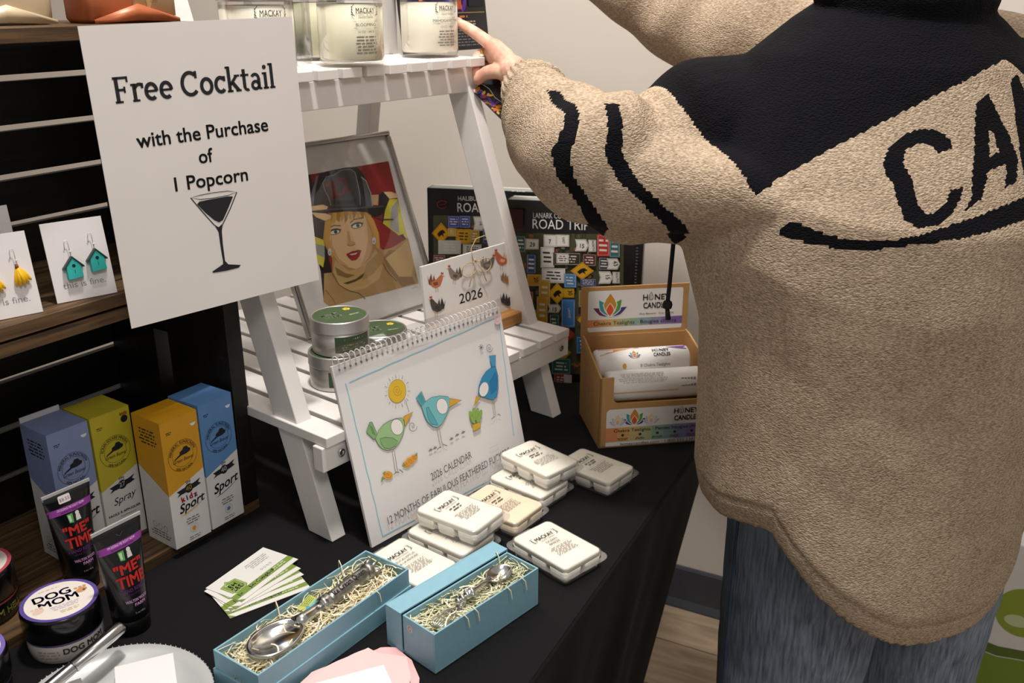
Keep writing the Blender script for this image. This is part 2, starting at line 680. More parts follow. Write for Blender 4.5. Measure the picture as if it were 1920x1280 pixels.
# ================================================================== the big paper sign
def slab(art, word, x, y, cap, c):
    """bold slab-serif lettering drawn with strokes; returns the advance"""
    w = .155 * cap
    xh = .70 * cap
    def L(pts, ww=w):
        art.line([(x + px * cap, y + py * cap) for px, py in pts], ww, c, raw=True)
    def A(cx, cy, rx, ry, a0, a1, ww=w):
        art.line([(x + px * cap, y + py * cap) for px, py in ell(cx, cy, rx, ry, 18, a0, a1)], ww, c, raw=True, closed=abs(a1 - a0) >= 360)
    sr = .085 * cap
    for ch in word:
        if ch == 'F':
            L([(.15, 0), (.15, 1)]); L([(.02, .045), (.34, .045)], sr); L([(.02, .955), (.62, .955)], sr * 1.2); L([(.15, .50), (.46, .50)], sr * 1.2)
            L([(.585, 1.0), (.585, .78)], sr); L([(.45, .62), (.45, .38)], sr); adv = .70
        elif ch == 'r':
            L([(.14, 0), (.14, .70)]); L([(.02, .045), (.32, .045)], sr); L([(.0, .66), (.2, .66)], sr)
            A(.36, .40, .22, .26, 160, 55, w * .85); L([(.47, .70), (.47, .50)], w * .7); adv = .53
        elif ch == 'e':
            A(.30, .35, .22, .29, 0, 310); L([(.08, .36), (.54, .36)], sr * 1.1); adv = .63
        elif ch == 'C':
            A(.43, .5, .35, .44, 48, 318); L([(.70, .99), (.70, .70)], w * .75); adv = .84
        elif ch == 'o':
            A(.31, .35, .23, .29, 0, 360); adv = .65
        elif ch == 'c':
            A(.30, .35, .22, .29, 50, 318); L([(.48, .69), (.48, .48)], w * .75); adv = .57
        elif ch == 'k':
            L([(.14, 0), (.14, 1.05)]); L([(.02, .045), (.29, .045)], sr); L([(.0, 1.02), (.2, 1.02)], sr)
            L([(.18, .30), (.50, .66)], w * .8); L([(.28, .40), (.56, .04)], w * 1.05); L([(.38, .66), (.64, .66)], sr); L([(.42, .045), (.68, .045)], sr); adv = .68
        elif ch == 't':
            L([(.17, .14), (.17, .90)]); A(.30, .17, .13, .13, 180, 300, w * .8); L([(.0, .655), (.40, .655)], sr * 1.1); adv = .45
        elif ch == 'a':
            L([(.42, .05), (.42, .48)]); A(.25, .47, .17, .18, 0, 150, w * .85); A(.25, .20, .16, .155, 0, 360, w * .85); L([(.40, .045), (.56, .045)], sr); adv = .60
        elif ch == 'i':
            L([(.15, 0), (.15, .70)]); L([(.02, .045), (.29, .045)], sr); L([(.0, .66), (.2, .66)], sr); art.poly([(x + px * cap, y + py * cap) for px, py in ell(.14, .92, .095, n=14)], c, raw=True); adv = .32
        elif ch == 'l':
            L([(.15, 0), (.15, 1.05)]); L([(.02, .045), (.29, .045)], sr); L([(.0, 1.02), (.2, 1.02)], sr); adv = .32
        else:
            adv = .30
        x += adv * cap
    return x

SG = thing('paper_sign', 'white letter-size sign reading Free Cocktail with a martini glass', 'sign', (-.7221, .603, 1.0415), yaw=18.3, lean=1.3, roll=1.1)
W, H = .216, .279
mb = MB()
N = 12
rows = []
for j in range(N + 1):
    rows.append([(W * i / N, 0., H * j / N) for i in range(N + 1)])
mb.loft(rows, cap=False, closed=False, smooth=False)
sh = mb.build('sheet', pm('#e9e2de', .7, var=.015, scale=15), SG)
so = sh.modifiers.new('thick', 'SOLIDIFY')
so.thickness = .0006
so.offset = -1
q = quad((142, 47), (550, 35), (596, 522), (250, 617), W, H)
a = Art(q, z0=.0002)
K = '#26262a'
x0, y0 = q(217, 198)
x1, y1 = q(519, 168)
tmp = Art()
adv = slab(tmp, 'Free Cocktail', 0, 0, 1., K)
cap = (x1 - x0) / (adv - .03)
a.hold = True
slab(a, 'Free Cocktail', x0, (y0 + y1) / 2, cap, K)
a.span('with the Purchase', (260, 281), (505, 249), .0135, K, .012)
a.span('of', (377, 310), (403, 306), .0135, K, .012)
a.span('1 Popcorn', (332, 362), (467, 341), .0135, K, .012)
a.build('printed_lettering', SG, face())
a = Art(q, z0=.0002)
a.line([(360, 374), (378, 369), (404, 364), (430, 361), (446, 363), (430, 369), (404, 374), (378, 377)], .0007, K, closed=True)
a.line([(360, 374), (384, 402), (404, 424), (412, 429), (420, 422), (434, 393), (446, 363)], .0010, K)
a.poly([(372, 386), (376, 381), (400, 376), (428, 371), (439, 371), (430, 393), (420, 415), (413, 419), (404, 415), (388, 402)], K)
a.poly([(405, 425), (412, 430), (420, 422), (418, 434), (420, 460), (424, 490), (430, 496), (453, 497), (449, 502), (426, 508), (402, 512), (400, 510), (410, 503), (420, 496), (420, 490), (415, 460), (412, 437)], K)
a.build('printed_cocktail_glass', SG, face())
# tape that holds it to the ladder leg behind
MB().box((.172, .0006, .03), (.196, .032, .05)).build('tape_tab', pm('#e6e0d6', .4), SG)

# ================================================================== bags on the upper crate
def pouch(name, label, loc, yaw, w, d, h, mat, group=None):
    t = thing(name, label, 'bag', loc, yaw=yaw, group=group)
    mb = MB()
    rings = []
    n = 28
    for k, (zz, fw, fd) in enumerate([(0, .93, .90), (.004, .98, .97), (.02, 1, 1), (.06, 1.0, .98), (.11, .99, .86), (.16, .98, .55), (.19, .97, .20), (h - .012, .97, .05), (h, .97, .045)]):
        rg = []
        for i in range(n):
            a_ = 2 * PI * i / n
            ca, sa = math.cos(a_), math.sin(a_)
            e = .45
            x = math.copysign(abs(ca) ** e, ca) * w / 2 * fw
            y = math.copysign(abs(sa) ** e, sa) * d / 2 * fd
            wr = .0025 * math.sin(7 * a_ + zz * 60) * math.sin(zz * 70 + i) * (1 if k > 0 else 0)
            rg.append((x + wr, y + wr, zz))
        rings.append(rg)
    mb.loft(rings)
    o = mb.build('pouch', mat, t)
    # folded bottom gusset
    mb = MB()
    mb.loft([[(-w * .46, -d * .47, .002), (0, -d * .50, .016), (w * .46, -d * .47, .002)], [(-w * .46, -d * .515, .003), (0, -d * .535, .017), (w * .46, -d * .515, .003)], [(-w * .46, -d * .515, .0), (0, -d * .535, .002), (w * .46, -d * .515, .0)]], cap=False, closed=False)
    o = mb.build('bottom_fold', mat, t)
    o.modifiers.new('thick', 'SOLIDIFY').thickness = .0008
    return t
CZ = .7502 + .303 + .266 + .0005
M_kraft = pm('#c9b494', .42, .1, var=.1, scale=25, bump=.35)
M_copper = pm('#b8643c', .4, .15, var=.1, scale=25, bump=.35)
pouch('coffee_bag', 'tan foil pouch standing at the left on the upper crate', (-.856, .612, CZ), 15, .098, .062, .22, M_kraft)
t = pouch('coffee_bag', 'copper foil pouch with a tan label on the upper crate', (-.812, .722, CZ), 12, .100, .062, .22, M_copper)
mb = MB()
n = 8
rows = [[(-.004 + .046 * i / n, -.0318 + .003 * (z / .17) ** 2 * (1 if z > .1 else 0), z) for i in range(n + 1)] for z in (.006, .03, .06, .09)]
mb.loft(rows, cap=False, closed=False)
o = mb.build('paper_label', pm('#c8a77c', .5, var=.08, scale=30), t)
o.modifiers.new('thick', 'SOLIDIFY').thickness = .0006
a = Art()
a.poly([(.012, .0), (.030, .034), (.006, .034)], '#b8925f')
a.poly(ell(.019, .022, .004, n=12), '#a5814f')
a.micro(.019, .012, .010, .004, '#8a6a45', 2)
o = a.build('printed_label', t, face(0, -.0322, .010))

# ================================================================== earring cards
M_card = pm('#e8e2e2', .6, var=.01)
UZ = .7502 + .303 + .012 + .0006
M_wire = pm('#e0ddd8', .3, .4, var=0)
def earring_card(label, loc, yaw, lean, w=.0573, h=.077):
    t = thing('earring_card', label, 'earring card', loc, yaw=yaw, lean=lean, group='earring cards in the upper crate')
    MB().box((0, 0, 0), (w, .0012, h)).build('card', M_card, t, bev=.0002)
    a = Art()
    a.text('this is fine.', w / 2, .0125, .0085, '#8a8688', -.004, sx=1.12)
    a.build('printed_lettering', t, face())
    for k in (.36, .76):
        mb = MB()
        cx = w * k
        zt = h * (.60 + (.05 if k > .5 else 0))
        mb.tube([(cx + .0004, -.0022, zt - .004)] + [(cx - .0018 + .0018 * math.cos(q_), -.0035, zt + .010 + .0022 * math.sin(q_)) for q_ in [0, .6, 1.2, 1.8, 2.4, PI]] + [(cx - .0036, -.001, zt + .004)], .00035, 6)
        mb.lathe([(.0002, -.0011), (.0009, -.0006), (.0011, 0), (.0009, .0006), (.0002, .0011)], 10, c=(cx + .0005, -.0030, zt + .001))
        mb.build('ear_wire', M_wire, t)
        yield t, cx, zt - .004
M_teal = pm('#2fb5ad', .5, var=.05, scale=200)
M_dk = pm('#2c3a3a', .6)
for t, cx, zt in earring_card('earring card with two turquoise birdhouse earrings, next to the paper sign', (-.7853, .5743, UZ), 22, 12):
    mb = MB()
    mb.prism([(cx - .0068, zt - .0215), (cx + .0072, zt - .0205), (cx + .0068, zt - .009), (cx, zt - .001), (cx - .0068, zt - .009)], .0008, .0065, FRONT)
    b_ = mb.build('birdhouse_pendant', M_teal, t, bev=.0003)
    mb = MB()
    for s_ in (-1, 1):
        mb.loft([[(cx, -.0075, zt + .0008), (cx, -.0003, zt + .0008), (cx, -.0003, zt - .0006), (cx, -.0075, zt - .0006)], [(cx + s_ * .0095, -.0075, zt - .0098), (cx + s_ * .0095, -.0003, zt - .0098), (cx + s_ * .0095, -.0003, zt - .0112), (cx + s_ * .0095, -.0075, zt - .0112)]], smooth=False)
    mb.build('roof', M_dk, b_)
    a = Art()
    a.poly(ell(cx, zt - .0085, .0017, n=12), '#14282a')
    a.line([(cx + .0002, zt - .0125), (cx, zt - .0158)], .0006, '#17585a')
    a.build('entrance_hole', b_, face(0, -.0066, 0))
M_ban = pm('#f0bb12', .35, var=.04, scale=150)
M_stalk = pm('#7a3a22', .6)
for t, cx, zt in earring_card('earring card with yellow banana-bunch earrings at the left edge', (-.7985, .4990, UZ), 22, 12):
    mb = MB()
    for r_, (dx, dz, yy) in enumerate([(-.004, -.0165, -.003), (-.001, -.018, -.005), (.003, -.0175, -.006), (.0065, -.0155, -.0045), (.0095, -.0135, -.003)]):
        pts = [(cx + dx * t_ ** 1.0, -.0022 + (yy + .0022) * math.sin(PI * t_ * .9), zt - .001 + dz * t_ ** .9) for t_ in [i / 6 for i in range(7)]]
        mb.tube(pts, [.0012, .0019, .0023, .0024, .0022, .0016, .0008], 8)
    b_ = mb.build('banana_pendant', M_ban, t)
    mb = MB()
    mb.tube([(cx, -.0022, zt + .002), (cx, -.0025, zt - .003)], [.0012, .0020], 8)
    mb.build('stalk', M_stalk, b_)
t = thing('earring_card', 'plain white card end just showing behind the banana earrings', 'earring card', (-.841, .519, UZ), yaw=15, lean=8, group='earring cards in the upper crate')
MB().box((0, 0, 0), (.0573, .0012, .092)).build('card', M_card, t, bev=.0002)

# ================================================================== sunscreen boxes in the lower crate
LZ = .7502 + .012 + .0006
def sun_box(label, loc, yaw, h, col, words, arc_top, spf, lean=0., w=.0472, d=.050, dark='#20222a', style='sport'):
    t = thing('sunscreen_box', label, 'box', loc, yaw=yaw, lean=lean, group='mineral sunscreen boxes')
    M_w = pm('#dedad8', .5, var=.02)
    M_c = pm(col, .5, var=.03)
    mb = MB()
    # one carton, its upper part in colour, the lower in white, the line between running down across the front
    zl, zr = h * .43, h * .54                         # colour line at front left, front right
    zs = h * .60
    P = {'fl': (0, 0), 'fr': (w, 0), 'br': (w, d), 'bl': (0, d)}
    zz = {'fl': zl, 'fr': zr, 'br': zs, 'bl': zs}
    ks = ['fl', 'fr', 'br', 'bl']
    lo = [(*P[k], 0) for k in ks]
    mi_ = [(*P[k], zz[k]) for k in ks]
    hi = [(*P[k], h) for k in ks]
    mb.add(lo + mi_ + hi, [(3, 2, 1, 0)] + [(i, (i + 1) % 4, 4 + (i + 1) % 4, 4 + i) for i in range(4)], False, 0)
    mb.add(mi_ + hi, [(i, (i + 1) % 4, 4 + (i + 1) % 4, 4 + i) for i in range(4)] + [(4, 5, 6, 7)], False, 1)
    mb.build('carton', [M_w, M_c], t)
    a = Art()
    cx, cy = w / 2, h * .70
    r = w * .39
    a.line(ell(cx, cy, r, n=36), .0004, dark, closed=True)
    a.line(ell(cx, cy, r * .72, n=32), .00035, dark, closed=True)
    a.text(arc_top, 0, 0, .0046, dark, .01, arc=(cx, cy, r * .78), width=r * 2.1)
    a.text('100% NATURAL', 0, 0, .0040, dark, .01, arc=(cx, cy, -r * .97), width=r * 1.3)
    a.poly([(cx - .011, cy - .0015), (cx - .004, cy + .002), (cx - .0035, cy + .005), (cx, cy + .0065), (cx + .002, cy + .0095), (cx + .006, cy + .0095), (cx + .008, cy + .0065), (cx + .0105, cy + .005), (cx + .0095, cy + .002), (cx + .004, cy + .0005), (cx - .002, cy + .0005), (cx - .0105, cy - .0025)], dark)
    a.text('Green Beaver', cx, cy - .0068, .0062, dark, .0, shear=.3, width=w * .56)
    a.text('SPF' if style != 'spray' else 'FPS', cx + .002, h * .47, .0048, dark, .01)
    bx, by = cx + .002, h * .425
    a.poly([(bx - .016, by - .0045), (bx - .009, by - .0025), (bx - .009, by - .0030), (bx + .009, by - .0012), (bx + .016, by + .0005), (bx + .0125, by + .0035), (bx + .016, by + .0075), (bx + .008, by + .0052), (bx - .008, by + .0035), (bx - .016, by + .0022), (bx - .0125, by - .0010)], dark)
    a.poly(ell(bx, by + .001, .0055, n=18), dark)
    a.text(spf, bx, by - .0012, .0078, col if style == 'kidz' else '#d8d8d6', .01, rot=5)
    if style == 'kidz':
        for ch, dx, cc in (('k', -.0085, '#b8322c'), ('i', -.0035, '#2b5fa8'), ('d', .0015, '#c0392b'), ('z', .0075, '#8e2f7a')):
            a.text(ch, bx + dx, h * .345, .0095, cc, .03, rot=8)
        a.text('Sport', bx + .001, h * .275, .0150, dark, .012, shear=.35, rot=8)
        a.line([(bx - .016, h * .235), (bx - .006, h * .245), (bx + .006, h * .265), (bx + .017, h * .295)], [.0002, .0012, .0012, .0002], '#d9a520')
    elif style == 'sport':
        a.text('Sport', bx, h * .285, .0160, dark, .012, shear=.35, rot=8)
        a.line([(bx - .016, h * .24), (bx - .006, h * .25), (bx + .006, h * .272), (bx + .017, h * .305)], [.0002, .0010, .0010, .0002], '#3d5f95')
    elif style == 'spray':
        a.text('Spray', bx, h * .30, .0125, dark, .0, shear=.35, rot=6)
        a.text('FACILE À APPLIQUER', cx, h * .215, .0038, dark, .02, rot=0, width=w * .84)
        a.text('Multidirectional', cx + .004, h * .185, .0030, '#666064', 0)
        a.micro(cx, h * .12, w * .3, .006, '#777277', 2, seed=4)
    if style in ('kidz', 'sport'):
        a.micro(cx + .002, h * .205, w * .42, .009, '#6f6b70', 3, seed=3)
        a.line(ell(cx + .002, h * .105, .0052, n=22), .00035, '#b9aba5' if style == 'kidz' else '#8c94a5', closed=True)
        lc = '#e08a2a' if style == 'kidz' else '#4d78b0'
        lx, ly = cx + .002, h * .105
        a.poly([(lx + .0036 * math.sin(k * PI / 7) * (1 if k % 2 == 0 else .5), ly + .0036 * math.cos(k * PI / 7) * (1 if k % 2 == 0 else .5)) for k in range(14)], lc)
        a.micro(cx + .002, h * .05, w * .35, .005, '#77737a', 2, seed=5)
        # little sun mark at the upper right
        a.poly(ell(w * .86, h * .915, .0035, n=14, a0=180, a1=360), '#e4e6ea')
    a.micro(w * .20, h * .915, .008, .004, dark, 2, seed=12)
    if style == 'spray':
        a.text('kidz', w * .84, h * .945, .0055, '#a8402e', .02)
        a.poly(ell(w * .84, h * .915, .0042, n=16), dark)
    a.build('printed_front', t, face())
    a = Art()
    a.poly([(w * .30, d * .45), (w * .44, d * .52), (w * .46, d * .60), (w * .56, d * .68), (w * .66, d * .66), (w * .74, d * .60), (w * .70, d * .52), (w * .50, d * .46)], dark)
    a.text('Green Beaver', w * .52, d * .22, .0070, dark, 0, shear=.3, width=w * .62)
    a.build('printed_top', t, Matrix.Translation((0, 0, h)))
    a = Art()
    a.micro(d * .5, h * .92, d * .7, .020, dark, 5, seed=7)
    for k in range(3):
        a.line(ell(d * (.3 + .2 * k), h * .14, .0035, n=14), .0004, '#4a474c', closed=True)
    a.micro(d * .5, h * .11, d * .7, .010, '#6a666c', 3, seed=8)
    a.build('printed_side', t, Matrix.Rotation(-PI / 2, 4, 'Z') @ Matrix.Translation((-d, 0, 0)) @ FRONT)
    # top flap edge
    MB().box((.0006, -.0004, h - .0003), (w - .0006, d * .96, h + .0002)).build('top_flap', M_c, t)
    return t
sun_box('orange sunscreen box reading SPF 40 kidz Sport', (-.7475, .6405, LZ), 8.5, .155, '#d79a18', 'kidz', 'MINERAL SUNSCREEN', '40', style='kidz')
sun_box('blue sunscreen box reading SPF 40 Sport, at the crate end', (-.7415, .6905, LZ), 6, .157, '#5c88bd', 'sport', 'MINERAL SUNSCREEN', '40', style='sport')
sun_box('yellow sunscreen box reading FPS 27 Spray', (-.8190, .6120, LZ), 8, .157, '#c3b32e', 'spray', 'ECRAN SOLAIRE MINERAL', '27', style='spray')
t_pale = sun_box('pale blue sunscreen box half behind the dark tubes', (-.8262, .5640, LZ), 8, .157, '#8492bd', 'sport', 'MINERAL SUNSCREEN', '40', style='sport', w=.0462)
MB().box((.001, .050, .150), (.0452, .0512, .163)).build('tuck_flap', pm('#d8d6d4', .5), t_pale)

# ================================================================== hand cream tubes
def tube(label, x, y, z, yaw, lean, price, sc):
    t = thing('hand_cream_tube', label, 'tube', (x, y, z), yaw=yaw, lean=lean, group='black hand cream tubes')
    t.matrix_world = t.matrix_world @ Matrix.Scale(sc, 4)
    M_b = pm('#0b0a0c', .28, var=0, coat=.2)
    n = 36
    mb = MB()
    mb.lathe([(.0175, 0), (.0185, .001), (.0190, .017), (.0175, .0185)], n)
    mb.build('cap', pm('#080808', .4), t)
    def ring(z):
        k = min(1, max(0, (z - .0185) / (.124 - .0185)))
        e = k ** 1.25
        a_ = .0195 + (.0285 - .0195) * e
        b_ = .0195 * (1 - e) + .0007
        return a_, b_
    mb = MB()
    rings = []
    for i in range(15):
        z = .0185 + (.124 - .0185) * i / 14
        a_, b_ = ring(z)
        rings.append([(a_ * math.cos(2 * PI * k / n), b_ * math.sin(2 * PI * k / n), z) for k in range(n)])
    mb.loft(rings)
    mb.build('tube_body', M_b, t)
    MB().box((-.0286, -.0009, .124), (.0286, .0009, .1275)).build('crimp', pm('#b9b6b6', .4), t)
    def warp(x, y, z):
        a_, b_ = ring(y)
        u = max(-1, min(1, x / a_))
        return (x, -b_ * math.sqrt(max(0, 1 - u * u)) - z * 1.0 - .0002, y)
    a = Art()
    a.rect(-.0262, .1000, .0262, .1080, '#8f3d95', 24)
    a.text("I'M DOING ME RIGHT NOW", 0, .1043, .0036, '#ecc6ee', .02, width=.032)
    a.text('ALWAYS MAKE TIME', 0, .1012, .0026, '#4a1750', .02, width=.026)
    a.poly([(-.0065, .088), (-.0015, .087), (-.0008, .098), (-.0075, .098)], '#5fa35a')
    a.poly([(-.0058, .089), (-.0035, .089), (-.0035, .0965), (-.0066, .0965)], '#b9dcae')
    a.poly(ell(.0045, .0965, .0024, n=14), '#d8d8d2')
    a.poly([(.0015, .088), (.0075, .088), (.0068, .0945), (.0022, .0945)], '#d8d4ce')
    a.text('"ME"', 0, .0735, .0150, '#c02a26', .02, width=.031)
    a.text('TIME', 0, .0590, .0165, '#c02a26', .02, width=.031)
    a.text('HAND RESCUE', 0, .0525, .0050, '#6a2a74', .01, width=.030)
    a.text('NATURAL HAND CREAM', 0, .0485, .0028, '#5a2660', .01, width=.022)
    a.text('WALTON WOOD', 0, .0405, .0046, '#c48fc0', .02, width=.024)
    a.text('FARM', .002, .0355, .0046, '#c48fc0', .02, width=.012)
    a.text('2 oz / 60 g', 0, .0270, .0026, '#a8a4a8', 0)
    a.line([(-.004, .117), (0, .1135), (.004, .117)], .0006, '#4c4a52')
    a.build('printed_front', t, None, warp)
    if price:
        a = Art(z0=.0006)
        a.poly(rrect(-.012, .1125, .002, .1215, .0015), '#e4dfdd')
        a.text('$8.55', -.005, .1148, .0055, '#8a4a6a', .0)
        a.build('price_sticker', t, None, warp)
    return t
tube('black hand cream tube in front, its whole front showing', -.6985, .5315, TZ + .0008, 7, 0, False, .935)
tube('black hand cream tube behind, with a price sticker', -.7870, .5480, LZ, 9, 0, True, .90)

# ================================================================== round jars
def jar(label, loc, rim, side, words, yaw, r=.036, h=.05, jl=None):
    t = thing('cream_jar', label, 'jar', loc, yaw=yaw, group='round cream jars')
    mb = MB()
    mb.lathe([(r * .86, 0), (r * .92, .002), (r * .95, .010), (r * .955, h * .46), (r * .9, h * .50)], 48)
    mb.build('pot', pm(side, .35, var=.03), t)
    mb = MB()
    mb.lathe([(r * .98, h * .47), (r, h * .48), (r, h * .93), (r * .985, h * .975), (r * .95, h), (r * .02, h)], 48)
    lid = mb.build('lid', pm('#0a0a0b', .22, var=0, coat=.3), t)
    a = Art()
    a.poly(ell(0, 0, r * .965, n=48), rim)
    a.poly(ell(0, 0, r * .86, n=48), '#e9dfd6')
    for (s_, x, y, sz, c, b_) in words:
        a.text(s_, x, y, sz, c, b_)
    if jl:
        jl(a)
    a.build('printed_lid_label', lid, Matrix.Translation((0, 0, h)))
    return t
def paws(a):
    for s_, x, y, c in ((1, .0215, .004, '#c9966a'), (1, -.021, -.008, '#e0c4b2')):
        a.poly(ell(x, y, .0055, .0042, n=14, rot=20), c)
        for k in range(3):
            a.poly(ell(x - .004 + k * .004, y + .0055, .0018, n=8), c)
    a.poly(ell(.0235, .003, .0013, n=8), '#4a3a30')
    a.micro(.002, -.0085, .026, .008, '#c0b4c8', 3, seed=2)
    a.micro(.004, -.0185, .018, .005, '#c9b98a', 2, seed=6)
    a.micro(-.004, .0245, .02, .0025, '#d8c0a0', 1, seed=6)
t = jar('cream jar with a white lid reading DOG MOM', (-.7350, .4840, TZ + .0006), '#5c4a96', '#c9c1ba', [('DOG', -.004, .0065, .0155, '#3a377c', .02), ('MOM', -.001, -.0060, .0155, '#3a377c', .02)], 24, jl=paws)
def ringwarp(r, c0):
    def f(x, y, z):
        a_ = c0 + x / r
        return ((r + z) * math.cos(a_), (r + z) * math.sin(a_), y)
    return f
a = Art(z0=.0006)
a.text('DOG MOM', .004, .012, .0085, '#3a3634', .02)
a.micro(-.030, .017, .024, .012, '#a89c96', 4, seed=9)
a.micro(.030, .017, .018, .010, '#9a9490', 3, seed=10)
a.rect(-.05, .0215, .05, .0228, '#5c4a96', 24)
a.build('printed_side_label', t, None, ringwarp(.036 * .955, R(-80)))
t = jar('cream jar with a pink-rimmed lid at the left edge, standing in the crate', (-.8340, .4665, LZ), '#c9525f', '#0c0c0d', [], 20, h=.056, jl=lambda a: (a.poly(ell(.012, .006, .011, .009, n=16), '#6fa08c'), a.poly(ell(.018, -.006, .008, .006, n=14), '#f2eeea')))
a = Art(z0=.0006)
a.rect(-.05, .0225, .05, .0245, '#b04a52', 24)
a.text('M HELL', .004, .010, .0095, '#8c8a3a', .02)
a.build('printed_side_label', t, None, ringwarp(.036 * .955, R(-60)))
t = jar('cream jar with a purple-rimmed lid cut by the left edge, beside the dish', (-.7440, .3900, TZ + .0006), '#7b68b4', '#0f0d10', [], 20)
a = Art(z0=.0006)
a.text('0', .012, .006, .010, '#9a9632', .02)
a.rect(-.05, .0190, .05, .0200, '#55506a', 24)
a.build('printed_side_label', t, None, ringwarp(.036 * .955, R(-60)))

# ================================================================== business cards
def biz(label, x, y, z, yaw, back=False):
    t = thing('business_card', label, 'business card', (x, y, z), yaw=yaw, group='business cards fanned on the cloth')
    w, h = .089, .051
    MB().box((0, 0, 0), (w, h, .0005)).build('card', pm('#e3e0da', .6, var=.01), t)
    a = Art()
    G = '#7c9440'
    a.rect(0, .0065, w, .0150, G)
    a.poly([(0, .0), (.0, .006), (.006, .0)], G)
    sh = [(.006, .0185), (.010, .0150), (.024, .0150), (.028, .0185), (.028, .036), (.020, .0375), (.017, .041), (.014, .0375), (.006, .036)]
    a.poly(sh, G)
    a.line([(.017 + (px - .017) * .86, .0275 + (py - .0275) * .86) for px, py in sh], .0005, '#cdd8ae', closed=True)
    a.text('the', .013, .0325, .0035, '#e8eed8', 0)
    a.text('EH', .017, .0260, .0085, '#eef2e2', .02)
    a.text('ZED', .017, .0185, .0085, '#eef2e2', .02)
    a.text('Jar.', .006, .0088, .0062, '#eef0e6', .01, 'l')
    a.text('Jan Campbell', .023, .0088, .0072, '#f0f2e8', .015, 'l')
    a.micro(.070, .0140, .022, .006, '#d4dcc0', 2, seed=3)
    for k in range(4):
        a.line(ell(.055 + k * .0045, .0225, .0014, n=10), .0003, '#8c8a88', closed=True)
    a.micro(.064, .043, .034, .012, '#b9b6b2', 4, seed=5)
    a.build('printed_front', t, Matrix.Translation((0, 0, .0005)))
biz('lowest business card of the fan, turned furthest towards the pale blue box', -.6200, .5850, TZ + .0008, 27)
biz('fourth business card of the fan, second lowest', -.6275, .5885, TZ + .0016, 24)
biz('third business card of the fan, in the middle', -.6265, .5935, TZ + .0024, 17)
biz('second business card of the fan, just under the top one', -.6240, .5975, TZ + .0032, 9)
biz('topmost business card of the fan, reading Jan Campbell', -.6250, .6085, TZ + .0040, 1)

# ================================================================== gift boxes with wood wool
M_box = pm('#86b3c4', .55, var=.03, scale=120, bump=.05, name='pale_blue_card')
def tray(w, d, h, th=.0018):
    mb = MB()
    mb.box((0, 0, 0), (w, d, th))
    mb.box((0, 0, th), (w, th, h))
    mb.box((0, d - th, th), (w, d, h))
    mb.box((0, th, th), (th, d - th, h))
    mb.box((w - th, th, th), (w, d - th, h))
    return mb
def shred(n, w, d, z0, z1, seed, stray=3):
    rnd = random.Random(seed)
    mb = MB()
    for k in range(n):
        x, y = rnd.uniform(.006, w - .006), rnd.uniform(.005, d - .005)
        z = rnd.uniform(z0, z1)
        a_ = rnd.uniform(0, 2 * PI)
        cur = rnd.uniform(-260, 260)
        pit = rnd.uniform(-.25, .25)
        L = rnd.uniform(.012, .042)
        n_ = 6
        pts = []
        for i in range(n_ + 1):
            pts.append(Vector((x, y, z)))
            st = L / n_
            x += math.cos(a_) * st
            y += math.sin(a_) * st
            z += pit * st
            a_ += cur * st * .35
            x = min(max(x, .003), w - .003)
            y = min(max(y, .003), d - .003)
            z = min(max(z, .003), z1 + .004)
        wd = rnd.uniform(.0004, .0008)
        tw = rnd.uniform(-.6, .6)
        L_, R_ = [], []
        for i, p in enumerate(pts):
            t_ = (pts[min(i + 1, n_)] - pts[max(i - 1, 0)])
            if t_.length < 1e-7:
                t_ = Vector((1, 0, 0))
            t_.normalize()
            s_ = t_.cross(Vector((math.sin(tw), 0, math.cos(tw)))).normalized() * wd
            L_.append(p + s_)
            R_.append(p - s_)
        m = len(pts)
        mb.add(L_ + R_, [(i, i + 1, m + i + 1, m + i) for i in range(m - 1)], True, rnd.randrange(3))
    for k in range(stray):
        s_ = rnd.choice((-1, 1))
        x = rnd.uniform(.02, w - .02)
        y = d if s_ > 0 else 0
        pts = [Vector((x, y - s_ * .010, z1)), Vector((x + .003, y - s_ * .004, z1 + .010)), Vector((x + .006, y + s_ * .002, z1 + .012)), Vector((x + .009, y + s_ * .006, z1 + .006)), Vector((x + .010, y + s_ * .007, z1 - .004))]
        mb.add([p + Vector((.0006, 0, 0)) for p in pts] + [p - Vector((.0006, 0, 0)) for p in pts], [(i, i + 1, 5 + i + 1, 5 + i) for i in range(4)], True, 0)
    return mb
SHM = [pm('#e0d4b2', .7, var=.05), pm('#d3c494', .7, var=.05), pm('#ece4cc', .7, var=.05)]
SHG = [pm('#cfcba6', .7, var=.05), pm('#b7b58c', .7, var=.05), pm('#e6e1c8', .7, var=.05)]
M_silver = pm('#dcdbd9', .2, 1., var=.04, scale=90, name='polished_pewter')
M_pewter = pm('#aaa7a2', .38, 1., var=.35, scale=160, bump=.3, name='engraved_pewter')

BA = thing('gift_box', 'long pale blue gift box holding the ice cream scoop', 'gift box', (-.5010, .4960, TZ + .0006), yaw=8.3)
W_, D_ = .1985, .0605
tray(W_ + .003, D_ + .003, .020).build('lid', M_box, BA, bev=.0003, M=Matrix.Translation((-.0015, -.0015, 0)))
tray(W_, D_, .038).build('base', M_box, BA, bev=.0003, M=Matrix.Translation((0, 0, .0022)))
MB().box((.004, .004, .004), (W_ - .004, D_ - .004, .020)).build('card_insert', pm('#cdb893', .8, var=.08, scale=80), BA)
o = shred(1100, W_, D_, .018, .035, 3).build('wood_wool', SHM, BA)
tag(o, kind='stuff')
a = Art()
a.poly(rrect(0, 0, .013, .010, .002), '#9db7bd')
a.line(rrect(.001, .001, .012, .009, .002), .0004, '#5d7680', closed=True)
a.line(ell(.0065, .005, .0030, .0022, n=14, a0=40, a1=340), .0007, '#4c6068')
